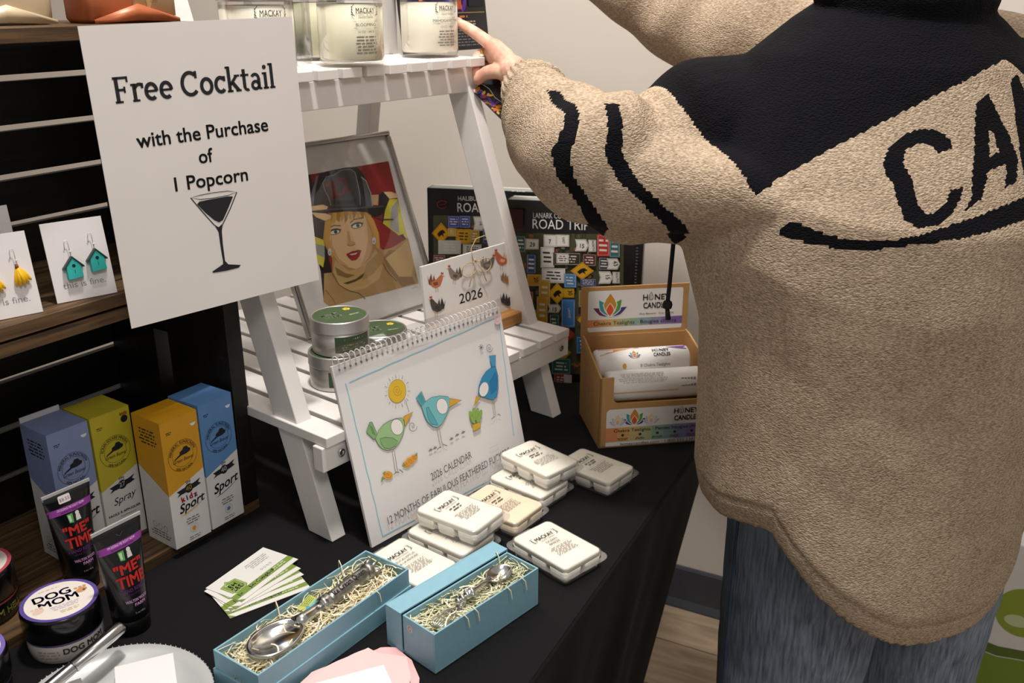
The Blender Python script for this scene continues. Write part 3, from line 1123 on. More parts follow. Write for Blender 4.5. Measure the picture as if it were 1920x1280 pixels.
a.build('maker_mark', BA, Matrix.Translation((0, D_ * .60, .016)) @ Matrix.Rotation(-PI / 2, 4, 'Z') @ FRONT)

# scoop: open heart bowl with a rim, neck, ferrule, engraved grip, crown end
SC = thing('ice_cream_scoop', 'polished metal ice cream scoop lying in wood wool', 'scoop', (-.5010, .4960, TZ + .0006), yaw=8.3)
SC.matrix_world = SC.matrix_world @ Matrix.Translation((.012, .026, .031)) @ Matrix.Rotation(R(3), 4, 'Z')
outl = []
for i in range(48):
    a_ = 2 * PI * i / 48
    rx, ry = .0300, .0205
    x = .034 + rx * math.cos(a_)
    y = ry * math.sin(a_) * (1 - .10 * math.cos(a_))
    outl.append((x, y))
mb = MB()
rings = []
for k, (f, z) in enumerate([(1.0, .006), (1.04, .0085), (1.0, .0100), (.90, .0090), (.82, .0060), (.70, .0005), (.50, -.0030), (.25, -.0045), (.03, -.0048)]):
    rings.append([(.034 + (x - .034) * f, y * f, z) for x, y in outl])
mb.loft(rings, cap=True)
rings = [[(.034 + (x - .034) * f, y * f, z) for x, y in outl] for f, z in [(1.0, .006), (.92, .001), (.75, -.0055), (.5, -.0085), (.2, -.0098), (.03, -.0100)]]
mb.loft(rings, cap=False)
mb.build('bowl', M_silver, SC)
mb = MB()
mb.tube([(.0600, 0, .0060), (.070, 0, .0065), (.082, 0, .0062), (.094, 0, .0060)], [.0085, .0062, .0055, .0060], 20)
mb.build('neck', M_silver, SC)
mb = MB()
mb.lathe([(.0050, .092), (.0080, .093), (.0088, .096), (.0072, .0985), (.0086, .101), (.0074, .104)], 24, M=Matrix.Translation((0, 0, .006)) @ Matrix.Rotation(PI / 2, 4, 'Y'))
mb.build('ferrule', M_silver, SC)
mb = MB()
mb.lathe([(.0066, .103), (.0072, .108), (.0076, .130), (.0078, .155), (.0070, .159)], 24, M=Matrix.Translation((0, 0, .006)) @ Matrix.Rotation(PI / 2, 4, 'Y'))
g_ = mb.build('grip', M_pewter, SC)
a = Art(z0=.0003)
a.text('Ice Cream Queen', .131, -.0030, .0090, '#1e1c1c', .01, width=.046)
a.build('engraved_lettering', g_, None, lambda x, y, z: (x, .0078 * math.sin(y / .0078 - .35), .006 + .0078 * math.cos(y / .0078 - .35) + z))
mb = MB()
mb.lathe([(.0070, .158), (.0092, .160), (.0095, .163), (.0080, .1655)], 24, M=Matrix.Translation((0, 0, .006)) @ Matrix.Rotation(PI / 2, 4, 'Y'))
for k in range(6):
    a_ = 2 * PI * k / 6
    y, z = .0075 * math.cos(a_), .0075 * math.sin(a_)
    mb.tube([(.164, y, .006 + z), (.170, y * 1.18, .006 + z * 1.18), (.1745, y * 1.3, .006 + z * 1.3)], [.0026, .0018, .0004], 8)
    mb.lathe([(.0001, -.0012), (.0012, 0), (.0001, .0012)], 8, c=(.1755, y * 1.3, .006 + z * 1.3))
mb.build('crown_end', M_pewter, SC)

t = thing('tag_card', 'small yellow and blue tag tucked beside the scoop', 'tag', (-.5010, .4960, TZ + .0006), yaw=8.3)
t.matrix_world = t.matrix_world @ Matrix.Translation((.092, .034, .034)) @ Matrix.Rotation(R(18), 4, 'Z') @ Matrix.Rotation(R(14), 4, 'X')
MB().box((0, 0, 0), (.024, .014, .0004)).build('card', pm('#b4bc5a', .6), t)
a = Art()
a.rect(0, 0, .024, .005, '#5fb0cc')
a.poly([(0, .0), (.008, .0), (.010, .007), (.0, .006)], '#3f9cc4')
a.micro(.014, .0135, .018, .007, '#6a7438', 4, seed=2)
a.build('printed_front', t, Matrix.Translation((0, 0, .0004)))

BB = thing('gift_box', 'short pale blue gift box holding the spoon and whisk', 'gift box', (-.3905, .6090, TZ + .0006), yaw=15.5)
W_, D_ = .1460, .0440
tray(W_, D_, .044).build('base', M_box, BB, bev=.0003)
o = shred(750, W_, D_, .028, .038, 9, 5).build('wood_wool', SHG, BB)
tag(o, kind='stuff')
MB().box((.003, .003, .002), (W_ - .003, D_ - .003, .028)).build('card_insert', pm('#b9b58f', .8, var=.1, scale=60), BB)
lid = tray(W_ + .004, .0465, .0215).build('lid', M_box, BB, bev=.0003, M=Matrix.Translation((-.002, D_ + .0225, .0)) @ Matrix.Rotation(PI / 2, 4, 'X'))
a = Art()
a.poly(ell(0, 0, .004, n=18), '#c9c4b8')
a.line(ell(0, 0, .0018, .0022, n=12, a0=40, a1=340), .0006, '#5a5048')
a.build('maker_mark', BB, Matrix.Translation((0, D_ * .78, .033)) @ Matrix.Rotation(-PI / 2, 4, 'Z') @ FRONT)

SP = thing('silver_spoon', 'small ornate metal spoon lying in wood wool', 'spoon', (-.3905, .6090, TZ + .0006), yaw=15.5)
SP.matrix_world = SP.matrix_world @ Matrix.Translation((.066, .021, .041)) @ Matrix.Rotation(R(4), 4, 'Z')
mb = MB()
o1 = [(.047 + .0165 * math.cos(2 * PI * i / 36), .0115 * math.sin(2 * PI * i / 36)) for i in range(36)]
mb.loft([[(.047 + (x - .047) * f, y * f, z) for x, y in o1] for f, z in [(1, .002), (1.02, .003), (.98, .0034), (.9, .002), (.7, -.0012), (.4, -.0030), (.05, -.0034)]], cap=False)
mb.loft([[(.047 + (x - .047) * f, y * f, z) for x, y in o1] for f, z in [(1, .002), (.85, -.001), (.6, -.0036), (.3, -.0050), (.05, -.0052)]], cap=False)
mb.build('bowl', M_silver, SP)
mb = MB()
mb.tube([(-.004, 0, .0025), (.004, 0, .0035), (.012, 0, .0030), (.020, 0, .0032), (.032, 0, .0030)], [.0042, .0036, .0026, .0022, .0030], 14)
mb.build('stem', M_silver, SP)
mb = MB()
for x, r_ in ((-.016, .0042), (-.010, .0050), (-.003, .0046), (.004, .0052)):
    mb.lathe([(.0003, -r_ * .8), (r_ * .75, -r_ * .4), (r_, 0), (r_ * .75, r_ * .4), (.0003, r_ * .8)], 16, M=Matrix.Translation((x, 0, .003)) @ Matrix.Rotation(PI / 2, 4, 'Y'))
for s_ in (-1, 1):
    mb.lathe([(.0002, -.0024), (.0026, 0), (.0002, .0024)], 12, c=(.001, s_ * .0050, .0035))
mb.build('beaded_handle', M_silver, SP)
WK = thing('whisk', 'small wire whisk end poking out of the wood wool', 'whisk', (-.3905, .6090, TZ + .0006), yaw=15.5)
WK.matrix_world = WK.matrix_world @ Matrix.Translation((.052, .0185, .039)) @ Matrix.Rotation(R(6), 4, 'Z')
for k in range(7):
    mb = MB()
    a_ = (k - 3) / 3
    mb.tube([(0, a_ * .002, 0), (-.010, a_ * .0055, .0018 * (1 - abs(a_)) + .001), (-.022, a_ * .0085, .003 * (1 - abs(a_))), (-.034, a_ * .0070, .001), (-.040, a_ * .003, -.001)], .00045, 6)
    mb.build('wire', M_silver, WK)
mb = MB()
mb.tube([(-.003, 0, 0), (.006, 0, .0004)], .0028, 12)
mb.build('collar', M_silver, WK)

# ================================================================== clear packs of wax melts
M_wax = pm('#efe9dc', .42, var=.02, scale=40, name='cream_wax')
M_waxp = pm('#efdcc0', .42, var=.02, scale=40, name='peach_wax')
M_shell = glassy('clear_clamshell', '#f2f0f4', .04, .04, .08)
for m in (M_wax, M_waxp):
    b = m.node_tree.nodes['Principled BSDF']
    b.inputs['Subsurface Weight'].default_value = .25
    b.inputs['Subsurface Radius'].default_value = (.006, .005, .004)
def wax(label, x, y, z, yaw, scent, mat=M_wax, seed=1, tilt=0.):
    t = thing('wax_melt_pack', label, 'wax melts', (x, y, z), yaw=yaw, group='clear packs of wax melts', lean=tilt)
    w, l, h = .060, .086, .0225
    # wax: one plate on six tapering cubes
    mb = MB()
    def rr(z_, ins, x0=-w / 2, x1=w / 2, y0=-l / 2, y1=l / 2, r_=.006):
        return [(px, py, z_) for px, py in rrect(x0 + ins, y0 + ins, x1 - ins, y1 - ins, r_, 4)]
    mb.loft([rr(h - .0075, .0012), rr(h - .003, .0010), rr(h - .0012, .0014), rr(h - .0008, .0026)], smooth=True)
    for i in range(2):
        for j in range(3):
            cx0, cx1 = -w / 2 + i * w / 2, -w / 2 + (i + 1) * w / 2
            cy0, cy1 = -l / 2 + j * l / 3, -l / 2 + (j + 1) * l / 3
            mb.loft([rr(.0012, .0042, cx0, cx1, cy0, cy1, .003), rr(.0030, .0030, cx0, cx1, cy0, cy1, .003), rr(h - .007, .0015, cx0, cx1, cy0, cy1, .003)], smooth=True)
    mb.build('wax_block', mat, t)
    # shell with flange, hinge side lip
    mb = MB()
    mb.loft([rr(.0003, .0026), rr(.003, .0014), rr(h - .010, -.0002), rr(h - .0100, -.0060, r_=.010), rr(h - .0090, -.0062, r_=.010), rr(h - .0088, -.0006), rr(h - .0015, .0000), rr(h - .0004, .0014), rr(h, .0030)], cap=True, smooth=False)
    mb.build('clear_shell', M_shell, t)
    mb = MB()
    mb.loft([[(px, py, h - .0095) for px, py in rrect(-.012, l / 2 + .004, .012, l / 2 + .010, .004, 4)], [(px, py, h - .0088) for px, py in rrect(-.012, l / 2 + .004, .012, l / 2 + .010, .004, 4)]], smooth=False)
    mb.build('opening_tab', M_shell, t)
    a = Art(z0=.0002)
    K_ = '#5a554d'
    a.text('MACKAY', 0, .0165, .0088, K_, .005, width=.027)
    for s_ in (-1, 1):
        a.line([(s_ * .0150, .0140), (s_ * .0180, .0175), (s_ * .0175, .0225), (s_ * .0150, .0255)], .0005, K_)
        for k in range(4):
            a.line([(s_ * (.0165 + .0006 * k), .0150 + k * .0025), (s_ * (.0190 - .0003 * k), .0165 + k * .0027)], .0007, K_)
    a.text('CANDLE COMPANY', 0, .0125, .0026, K_, 0, width=.022)
    y_ = .0065
    if not scent:
        a.micro(0, y_ + .004, .020, .009, K_, 2, seed=seed + 20, fill=.4)
        y_ -= .0112
    for ln in scent:
        a.text(ln, 0, y_, .0048, K_, 0)
        y_ -= .0056
    a.line([(-.018, y_ + .0030), (.018, y_ + .0030)], .0002, K_)
    a.micro(0, y_ + .001, .036, .0165, '#928c82', 6, seed=seed, fill=.36)
    a.build('printed_label', t, Matrix.Translation((0, 0, h)))
    return t
Z1 = TZ + .0007
wax('wax melt pack reading ocean breeze, lying alone nearest the table edge', -.3680, .8310, Z1, 20, ['OCEAN', 'BREEZE'], seed=1)
wax('wax melt pack lying alone in front of the cardboard honey candle display', -.4010, 1.0240, Z1, 13, [], seed=2)
wax('lower wax melt pack of the stack nearer the cardboard display', -.4610, .9520, Z1, 12, [], seed=3)
wax('upper wax melt pack of the stack nearer the cardboard display', -.4560, .9700, Z1 + .0231, 19, [], seed=4)
wax('lower wax melt pack of the stack in front of the bird calendar', -.4850, .7990, Z1, 10, [], seed=5)
wax('upper wax melt pack of the stack in front of the bird calendar', -.4805, .8130, Z1 + .0231, 7, [], seed=6)
wax('peach-coloured wax melt pack between the two stacks', -.4640, .8830, Z1, 9, [], M_waxp, seed=7)
wax('wax melt pack reading eucalyptus and lavender between the two gift boxes', -.4940, .7290, Z1, 11, ['EUCALYPTUS', '& LAVENDER'], seed=8)

# ================================================================== dish with pen and papers, pink tissue
DI = thing('glass_dish', 'round frosted dish with a beaded rim at the lower left', 'dish', (-.6100, .4310, TZ + .0006))
m, t_, b = nt('frosted_glass')
b.inputs['Base Color'].default_value = (*lin('#cfd0d0'), 1)
b.inputs['Roughness'].default_value = .38
b.inputs['Metallic'].default_value = .35
mb = MB()
mb.lathe([(.045, 0), (.055, .001), (.075, .008), (.0835, .0125), (.0850, .0140), (.0840, .0146), (.0745, .0105), (.056, .0042), (.002, .0040)], 72)
mb.build('plate', m, DI)
mb = MB()
for k in range(96):
    a_ = 2 * PI * k / 96
    mb.lathe([(.0002, -.0009), (.0005, 0), (.0002, .0007)], 6, c=(.0846 * math.cos(a_), .0848 * math.sin(a_), .0146))
o = mb.build('beaded_rim', pm('#d8d9d8', .3, var=0), DI)
tag(o, kind='stuff')

t = thing('paper_card', 'white folded card with a small grey scribble lying on the dish', 'card', (-.6025, .4620, TZ + .0165), yaw=40)
mb = MB()
mb.box((-.0255, -.0375, 0), (.0255, .0375, .0006))
mb.build('sheet', pm('#ebe7e6', .6, var=.01), t)
a = Art()
for r_ in (.003, .002):
    a.line(ell(-.004, -.001, r_, r_ * 1.1, n=14, a0=20, a1=340), .0005, '#a39c9c')
a.line([(-.002, -.004), (.003, -.006), (.002, -.002)], .0005, '#a39c9c')
a.build('printed_mark', t, Matrix.Translation((0, 0, .0006)))
t = thing('paper_card', 'white card lying under the silver pen at the lower left', 'card', (-.6640, .4130, TZ + .0150), yaw=30)
MB().box((-.026, -.016, 0), (.026, .016, .0006)).build('sheet', pm('#e6e2e2', .6, var=.01), t)

PN = thing('pen', 'silver metal pen lying across the dish at the lower left', 'pen', (-.660, .440, TZ + .030))
p0, p1 = Vector((-.0050, -.060, -.005)), Vector((.0010, .050, .012))
d_ = p1 - p0
def along(ts, rs):
    return [p0 + d_ * t_ for t_ in ts], rs
mb = MB(); mb.tube(*along([.16, .17, .50, .51], [.0052, .0056, .0056, .0054]), 20); mb.build('barrel', pm('#bdbab8', .25, 1., var=.02), PN)
mb = MB(); mb.tube(*along([.515, .52, .98, 1.0], [.0056, .0062, .0062, .0054]), 20); mb.build('cap', pm('#c6c3c1', .22, 1., var=.02), PN)
mb = MB(); mb.tube(*along([0, .03, .15, .16], [.0008, .0026, .0050, .0052]), 20); mb.build('tip', pm('#8a7a4a', .3, 1., var=.02), PN)

def tissue(name, label, pts, z, col, seed, group):
    rnd = random.Random(seed)
    bm = bmesh.new()
    vs = [bm.verts.new((x, y, 0)) for x, y in pts]
    bm.faces.new(vs)
    bmesh.ops.triangulate(bm, faces=bm.faces[:])
    for _ in range(4):
        bmesh.ops.subdivide_edges(bm, edges=[e for e in bm.edges if e.calc_length() > .006], cuts=1)
        bmesh.ops.triangulate(bm, faces=bm.faces[:])
    for v in bm.verts:
        x, y = v.co.x, v.co.y
        v.co.z = .0010 + .0022 * (math.sin(x * 45 + seed) * math.sin(y * 38 + 2 * seed)) ** 2 + .0006 * abs(math.sin((x * .7 + y) * 130 + seed))
    me = bpy.data.meshes.new(name)
    bm.to_mesh(me)
    bm.free()
    me.materials.append(pm(col, .75, var=.03, scale=20))
    o = inst(name, me, None, Matrix.Translation((0, 0, z)))
    so = o.modifiers.new('thick', 'SOLIDIFY')
    so.thickness = .0004
    tag(o, label, 'tissue paper', group)
tissue('tissue_paper', 'crumpled pink tissue sheet, the lower layer, between the two gift boxes', [(-.4560, .6140), (-.4420, .6210), (-.4200, .6140), (-.4000, .5960), (-.3800, .5600), (-.37, .50), (-.38, .44), (-.44, .43), (-.4700, .54), (-.4700, .59)], TZ + .0005, '#eeb9b8', 3, 'pink tissue sheets')
tissue('tissue_paper', 'crumpled pink tissue sheet on top, under the white paper', [(-.4880, .5500), (-.4620, .6030), (-.4480, .6000), (-.4200, .6060), (-.4020, .5850), (-.3900, .55), (-.39, .45), (-.46, .44), (-.4850, .50)], TZ + .0075, '#f2c4c2', 5, 'pink tissue sheets')
t = thing('paper_card', 'white sheet lying on the pink tissue at the bottom edge', 'card', (-.4330, .5430, TZ + .0165), yaw=40)
MB().box((-.032, -.05, 0), (.032, .022, .0005)).build('sheet', pm('#ece6e4', .6, var=.01), t)

# ================================================================== bird calendar
CW, CH = .2794, .2159
CAL = thing('wall_calendar', 'spiral-bound 2026 calendar with three cartoon birds leaning on the white shelf', 'calendar', (-.5664, .7583, TZ + .0010), yaw=13.7, lean=13.7)
o = MB().box((0, .0008, 0), (CW, .0036, CH)).build('page_block', pm('#d9d4d0', .7, var=.02), CAL, bev=.0003)
o = MB().box((.0, -.0002, .0), (CW, .0008, CH)).build('cover_page', pm('#e4e0df', .6, var=.015, scale=12), CAL)
o = MB().box((.001, .0036, .0), (CW - .001, .0052, CH)).build('backing_board', pm('#6a5444', .8), CAL)
q = quad((54, 378), (859.5, 88.5), (998.7, 831), (250, 1245.7), CW, CH)
a = Art(q, z0=.0004)
BL, INK = '#8fc7da', '#4a4648'
# hand-drawn border
def wob(p, r, n=14, s_=1):
    rnd = random.Random(s_)
    return [(p[0] + (r[0] - p[0]) * i / n + rnd.uniform(-1.5, 1.5), p[1] + (r[1] - p[1]) * i / n + rnd.uniform(-1.5, 1.5)) for i in range(n + 1)]
for p, r in (((140, 452), (835, 145)), ((858, 160), (930, 708)), ((122, 455), (300, 1190)), ((300, 1190), (930, 860))):
    a.line(wob(p, r), .0012, BL)
def sp(cx, cy, r, turns, n=30, sy=1.):
    return [(cx + r * (1 - i / n) * math.cos(turns * 2 * PI * i / n), cy + sy * r * (1 - i / n) * math.sin(turns * 2 * PI * i / n)) for i in range(n + 1)]
def shape(pts, fill, w_=.0005, line=INK):
    a.poly(pts, fill)
    a.line(pts, w_, line, closed=True)
# sun
a.poly(ell(369, 494, 42, 56, n=28, rot=5), '#e0b738')
a.line(ell(369, 494, 42, 56, n=28, rot=5), .0004, '#8a6a2a', closed=True)
a.line(sp(369, 490, 22, 2.2, sy=1.3), .0007, '#c8962a')
for k in range(22):
    an = 2 * PI * k / 22
    c_, s_ = math.cos(an), math.sin(an)
    a.line([(369 + 50 * c_, 494 + 65 * s_), (369 + (58 if k % 2 else 63) * c_, 494 + (76 if k % 2 else 82) * s_)], .0006, '#d8b45a' if k % 2 else '#8a8688')
a.line([(402, 532), (410, 545), (418, 570), (424, 592)], .0004, INK)
a.line(sp(441, 662, 22, 1.6, sy=1.3), .0005, INK)
a.line([(424, 604), (426, 625), (424, 650)], .0004, INK)
# green bird
GB, GB2 = '#9cc08a', '#86ad76'
shape([(218, 690), (235, 643), (246, 641), (268, 690), (270, 712), (256, 727)], GB2)
for k in range(3):
    a.line([(234 + 6 * k, 655 + 4 * k), (252 + 5 * k, 700 + 4 * k)], .0004, INK)
shape([(262, 722), (278, 682), (300, 655), (330, 636), (362, 625), (392, 622), (400, 640), (402, 672), (394, 705), (376, 742), (352, 770), (322, 779), (295, 770), (275, 748)], GB)
shape(ell(366, 666, 29, 39, n=22, rot=-10), '#efe9e6')
shape([(397, 617), (443, 592), (404, 664), (401, 640)], '#d8a83c')
shape([(284, 722), (310, 715), (345, 718), (370, 734), (356, 758), (330, 771), (305, 766), (290, 748)], GB2)
for x in (343, 354):
    a.line([(x, 780), (x + 12, 860), (x + 18, 882)], .0006, '#9a8a78')
a.line([(350, 894), (362, 882), (376, 884)], .0008, INK)
a.line([(376, 870), (384, 874), (396, 884)], .0008, INK)
for (x, y, r_) in ((322, 897, 1.), (412, 845, .8), (430, 828, .9), (448, 812, .7)):
    a.poly(ell(x, y, 24 * r_, 20 * r_, n=16), '#e0a040')
    a.line(sp(x, y, 15 * r_, 1.5), .0005, '#9a5a22')
shape([(288, 932), (294, 905), (304, 912)], '#7aa86a')
shape([(296, 888), (308, 878), (306, 893)], '#7aa86a')
shape([(388, 855), (396, 836), (404, 850)], '#7aa86a')
shape([(450, 800), (462, 788), (462, 804)], '#7aa86a')
# teal bird
TB, TB2 = '#79bfc4', '#5ea9b6'
shape([(455, 528), (482, 494), (503, 545), (482, 566)], TB2)
for k in range(3):
    a.line([(466 + 6 * k, 514 - 4 * k), (484 + 5 * k, 552 - 4 * k)], .0004, INK)
shape([(482, 566), (500, 545), (530, 524), (570, 516), (608, 520), (620, 535), (616, 575), (600, 612), (580, 650), (560, 667), (536, 664), (510, 640), (494, 605)], TB)
shape(ell(581, 566, 27, 38, n=22, rot=-8), '#efe9e6')
shape([(618, 529), (676, 536), (614, 571)], '#d8a83c')
shape([(504, 572), (514, 570), (550, 634), (562, 656), (530, 652), (512, 620)], TB2)
for x in (556, 567):
    a.line([(x, 667), (x + 12, 735), (x + 20, 762)], .0006, '#9a8a78')
a.line([(556, 774), (570, 762), (576, 764)], .0008, INK)
a.line([(584, 748), (594, 752), (606, 756)], .0008, INK)
for x, y in ((525, 776), (546, 766), (625, 722), (652, 704), (681, 691)):
    a.poly([(x - 10, y + 8), (x - 2, y - 6), (x + 10, y - 4), (x + 4, y + 5)], '#8a8a90')
    a.line([(x - 10, y + 8), (x - 2, y - 6), (x + 10, y - 4)], .0004, INK)
# blue bird
BB_, BB2 = '#3b8fbc', '#2f7daa'
shape([(806, 325), (837, 321), (835, 372), (818, 378)], '#4f9cc4')
shape([(818, 378), (836, 374), (848, 420), (849, 480), (842, 520), (826, 535), (800, 530), (770, 520), (752, 514), (756, 470), (770, 430), (790, 400)], BB_)
shape([(806, 452), (836, 400), (845, 440), (840, 490), (815, 508)], BB2, .0004)
shape(ell(780, 485, 22, 36, n=22, rot=12), '#efe9e6')
shape([(744, 517), (764, 522), (730, 567)], '#d8a83c')
for x in (821, 829):
    a.line([(x, 535), (x + 6, 600), (x + 10, 615)], .0006, '#9a8a78')
a.line([(815, 628), (828, 618), (832, 616)], .0008, INK)
a.line([(845, 606), (852, 604), (860, 612)], .0008, INK)
# potted plant, scribbles
for (x, y, w_, h_, r_) in ((720, 618, 9, 30, 15), (733, 604, 9, 32, 5), (747, 606, 9, 32, -4), (760, 612, 9, 30, -14), (726, 630, 8, 22, 25), (754, 628, 9, 24, -8)):
    a.poly(ell(x, y, w_, h_, n=14, rot=-r_ + 0), '#8fb45a')
    a.line(ell(x, y, w_, h_, n=14, rot=-r_), .0003, '#5a7a3a', closed=True)
shape([(722, 656), (761, 640), (764, 668), (730, 687)], '#d0ac3e')
a.line(sp(805, 285, 17, 1.9, sy=1.4), .0006, INK)
for k in range(4):
    an = PI * k / 4 + .2
    a.line([(766 - 12 * math.cos(an), 284 - 16 * math.sin(an)), (766 + 12 * math.cos(an), 284 + 16 * math.sin(an))], .0006, INK)
# lettering
a.span('2026 CALENDAR', (530, 922), (722, 812), .0094, INK, -.006)
a.span('12 MONTHS OF FABULOUS FEATHERED FUCKERS', (322, 1133), (905, 793), .0094, INK, -.006)
a.line([(805, 768), (846, 748), (850, 770), (808, 790)], .0003, '#a8a0a0', closed=True)
a.poly(ell(843, 150, 15, 26, n=20), '#e6cfd2')
a.line(ell(843, 150, 8, 12, n=14, a0=30, a1=300), .0006, '#c48a94')
a.build('printed_cover', CAL, face(0, -.0002, 0))
# punched holes and wire loops
lp = MB()
lp.tube([(.0, .0005 + .0048 * math.cos(an) - .0005, .0022 + .0072 * math.sin(an)) for an in [2 * PI * k / 20 for k in range(20)]], .00065, 6, closed=True)
lpm = lp.mesh('wire_loop', pm('#e8e6e6', .3, var=0))
nh = 34
for k in range(nh):
    x = .008 + (CW - .016) * k / (nh - 1)
    inst('wire_loop', lpm, CAL, Matrix.Translation((x, .0014, CH)) @ Matrix.Rotation(.22, 4, 'Z'))
a = Art(z0=.0004)
for k in range(nh):
    x = .008 + (CW - .016) * k / (nh - 1)
    a.poly(ell(x + .0015, CH - .0062, .0014, n=10), '#8f8a88')
a.build('punched_holes', CAL, face(0, -.0002, 0))
# clear sleeve whose open end stands above the wire
m_sl = glassy('clear_sleeve', '#ffffff', .02, .0, .05, .25)
mb = MB()
mb.loft([[(-.003, -.0078, CH - .012), (CW + .003, -.0078, CH - .012)], [(-.003, -.0080, CH + .002), (CW + .003, -.0080, CH + .002)], [(-.002, -.004, CH + .020), (CW + .002, -.004, CH + .014)]], cap=False, closed=False)
o = mb.build('clear_sleeve', m_sl, CAL)
o.modifiers.new('thick', 'SOLIDIFY').thickness = .0003

# ================================================================== picture frame with a portrait
SZ = TZ + .0008 + .137 + .0006
FW, FH = .25, .279
FR = thing('picture_frame', 'silver framed painting of a woman in a black fire helmet numbered 22', 'picture frame', (-.8050, .9700, SZ), yaw=14.5, lean=22)
M_fr = pm('#b4b2b0', .22, 1., var=.03, scale=40)
fw = .008
for nm, b0, b1 in (('frame_rail', (0, 0, 0), (FW, .012, fw)), ('frame_rail', (0, 0, FH - fw), (FW, .012, FH)), ('frame_stile', (0, 0, fw), (fw, .012, FH - fw)), ('frame_stile', (FW - fw, 0, fw), (FW, .012, FH - fw))):
    MB().box(b0, b1).build(nm, M_fr, FR, bev=.0025, seg=3)
MB().box((fw * .8, .0065, fw * .8), (FW - fw * .8, .010, FH - fw * .8)).build('mat_board', pm('#dad7d4', .7, var=.02), FR)
MB().box((fw * .8, .0025, fw * .8), (FW - fw * .8, .0038, FH - fw * .8)).build('glass_pane', glassy('picture_glass', '#ffffff', .03, .0, .02, .3), FR)
# easel leg
mb = MB()
mb.loft([[(FW * .42, .012, .20), (FW * .58, .012, .20), (FW * .58, .015, .20), (FW * .42, .015, .20)], [(FW * .38, .012 + .055, -.0263 + .0), (FW * .62, .012 + .055, -.0263), (FW * .62, .015 + .055, -.0263), (FW * .38, .015 + .055, -.0263)]], smooth=False)
mb.build('easel_back', pm('#2a2624', .8), FR)
q = quad((101.7, 198.8), (930.3, 83.3), (1240.6, 1119.4), (469.4, 1370.9), FW, FH)
a = Art(q)
TLp, TRp, BRp, BLp = (388, 359), (938, 265), (1118, 1000), (585, 1140)
a.poly([TLp, TRp, BRp, BLp], '#8c1f22')
SKIN, SK2, TAN, TAN2, TAN3 = '#dcb98c', '#c99e70', '#ac8a56', '#8a6a3c', '#c2a26c'
HAIR, HAIR2, BK, BK2, GR = '#c79a4a', '#a87a34', '#17181c', '#2e3138', '#8c8c8c'
# coats at both sides with bright bands
a.poly([(388, 359), (470, 345), (520, 560), (560, 760), (600, 940), (552, 960), (550, 1110), (585, 1140)], BK)
a.poly([(440, 520), (560, 640), (575, 730), (555, 780), (470, 690)], BK2)
a.poly([(478, 712), (545, 738), (556, 776), (484, 758)], '#d8cc4a')
a.poly([(484, 758), (554, 776), (556, 846), (500, 824)], '#9a9c9a')
a.poly([(500, 822), (556, 846), (546, 905), (516, 880)], '#d8cc4a')
a.poly([(905, 470), (985, 470), (1055, 760), (1020, 720), (900, 640)], '#26272c')
a.poly([(945, 490), (990, 492), (1036, 700), (1000, 712), (905, 640), (918, 560)], '#cfc646')
a.poly([(955, 545), (992, 500), (1002, 700), (985, 690), (948, 668)], '#a2a2a2')
a.poly([(996, 505), (1010, 560), (1052, 740), (1028, 712)], '#cfc646')
# hair behind
a.poly([(560, 590), (640, 560), (800, 560), (850, 620), (880, 700), (890, 820), (820, 880), (600, 850), (560, 780), (545, 740)], HAIR)
# collar and coat
a.poly([(600, 840), (850, 760), (905, 800), (960, 785), (1055, 725), (1118, 1000), (585, 1140), (548, 1110), (552, 940), (600, 935)], TAN)
a.poly([(905, 850), (940, 800), (1000, 800), (1080, 960), (1100, 1000), (1020, 1020), (940, 920)], TAN2)
a.poly([(920, 850), (985, 800), (1050, 740), (1090, 880), (1075, 960), (1000, 960)], TAN3)
# face and neck
a.poly([(582, 700), (600, 640), (650, 600), (740, 580), (800, 590), (828, 640), (842, 720), (838, 790), (815, 850), (780, 895), (745, 915), (700, 905), (650, 870), (612, 820), (590, 770)], SKIN)
a.poly([(800, 600), (832, 650), (846, 730), (838, 795), (808, 860), (770, 900), (800, 820), (815, 740), (808, 660)], SK2)
a.poly([(596, 700), (600, 770), (640, 850), (700, 900), (640, 880), (600, 815), (585, 760)], SK2)
a.poly([(615, 860), (700, 925), (760, 912), (830, 850), (860, 790), (880, 840), (905, 905), (880, 975), (800, 1030), (720, 1045), (650, 1020), (605, 930)], TAN3)
a.poly([(665, 1000), (740, 975), (800, 930), (780, 968), (735, 992), (690, 1006)], '#5a4222')
a.poly([(615, 900), (680, 940), (740, 950), (690, 970), (630, 950)], TAN2)
a.poly([(805, 880), (870, 820), (895, 880), (850, 940), (780, 985)], TAN)
a.line([(600, 940), (640, 1010), (700, 1045), (760, 1060), (800, 1095)], .0012, '#5a4222')
a.line([(905, 880), (930, 930), (990, 990)], .0012, '#4a3820')
a.line([(560, 1040), (600, 1090), (620, 1125)], .0010, '#6a5030')
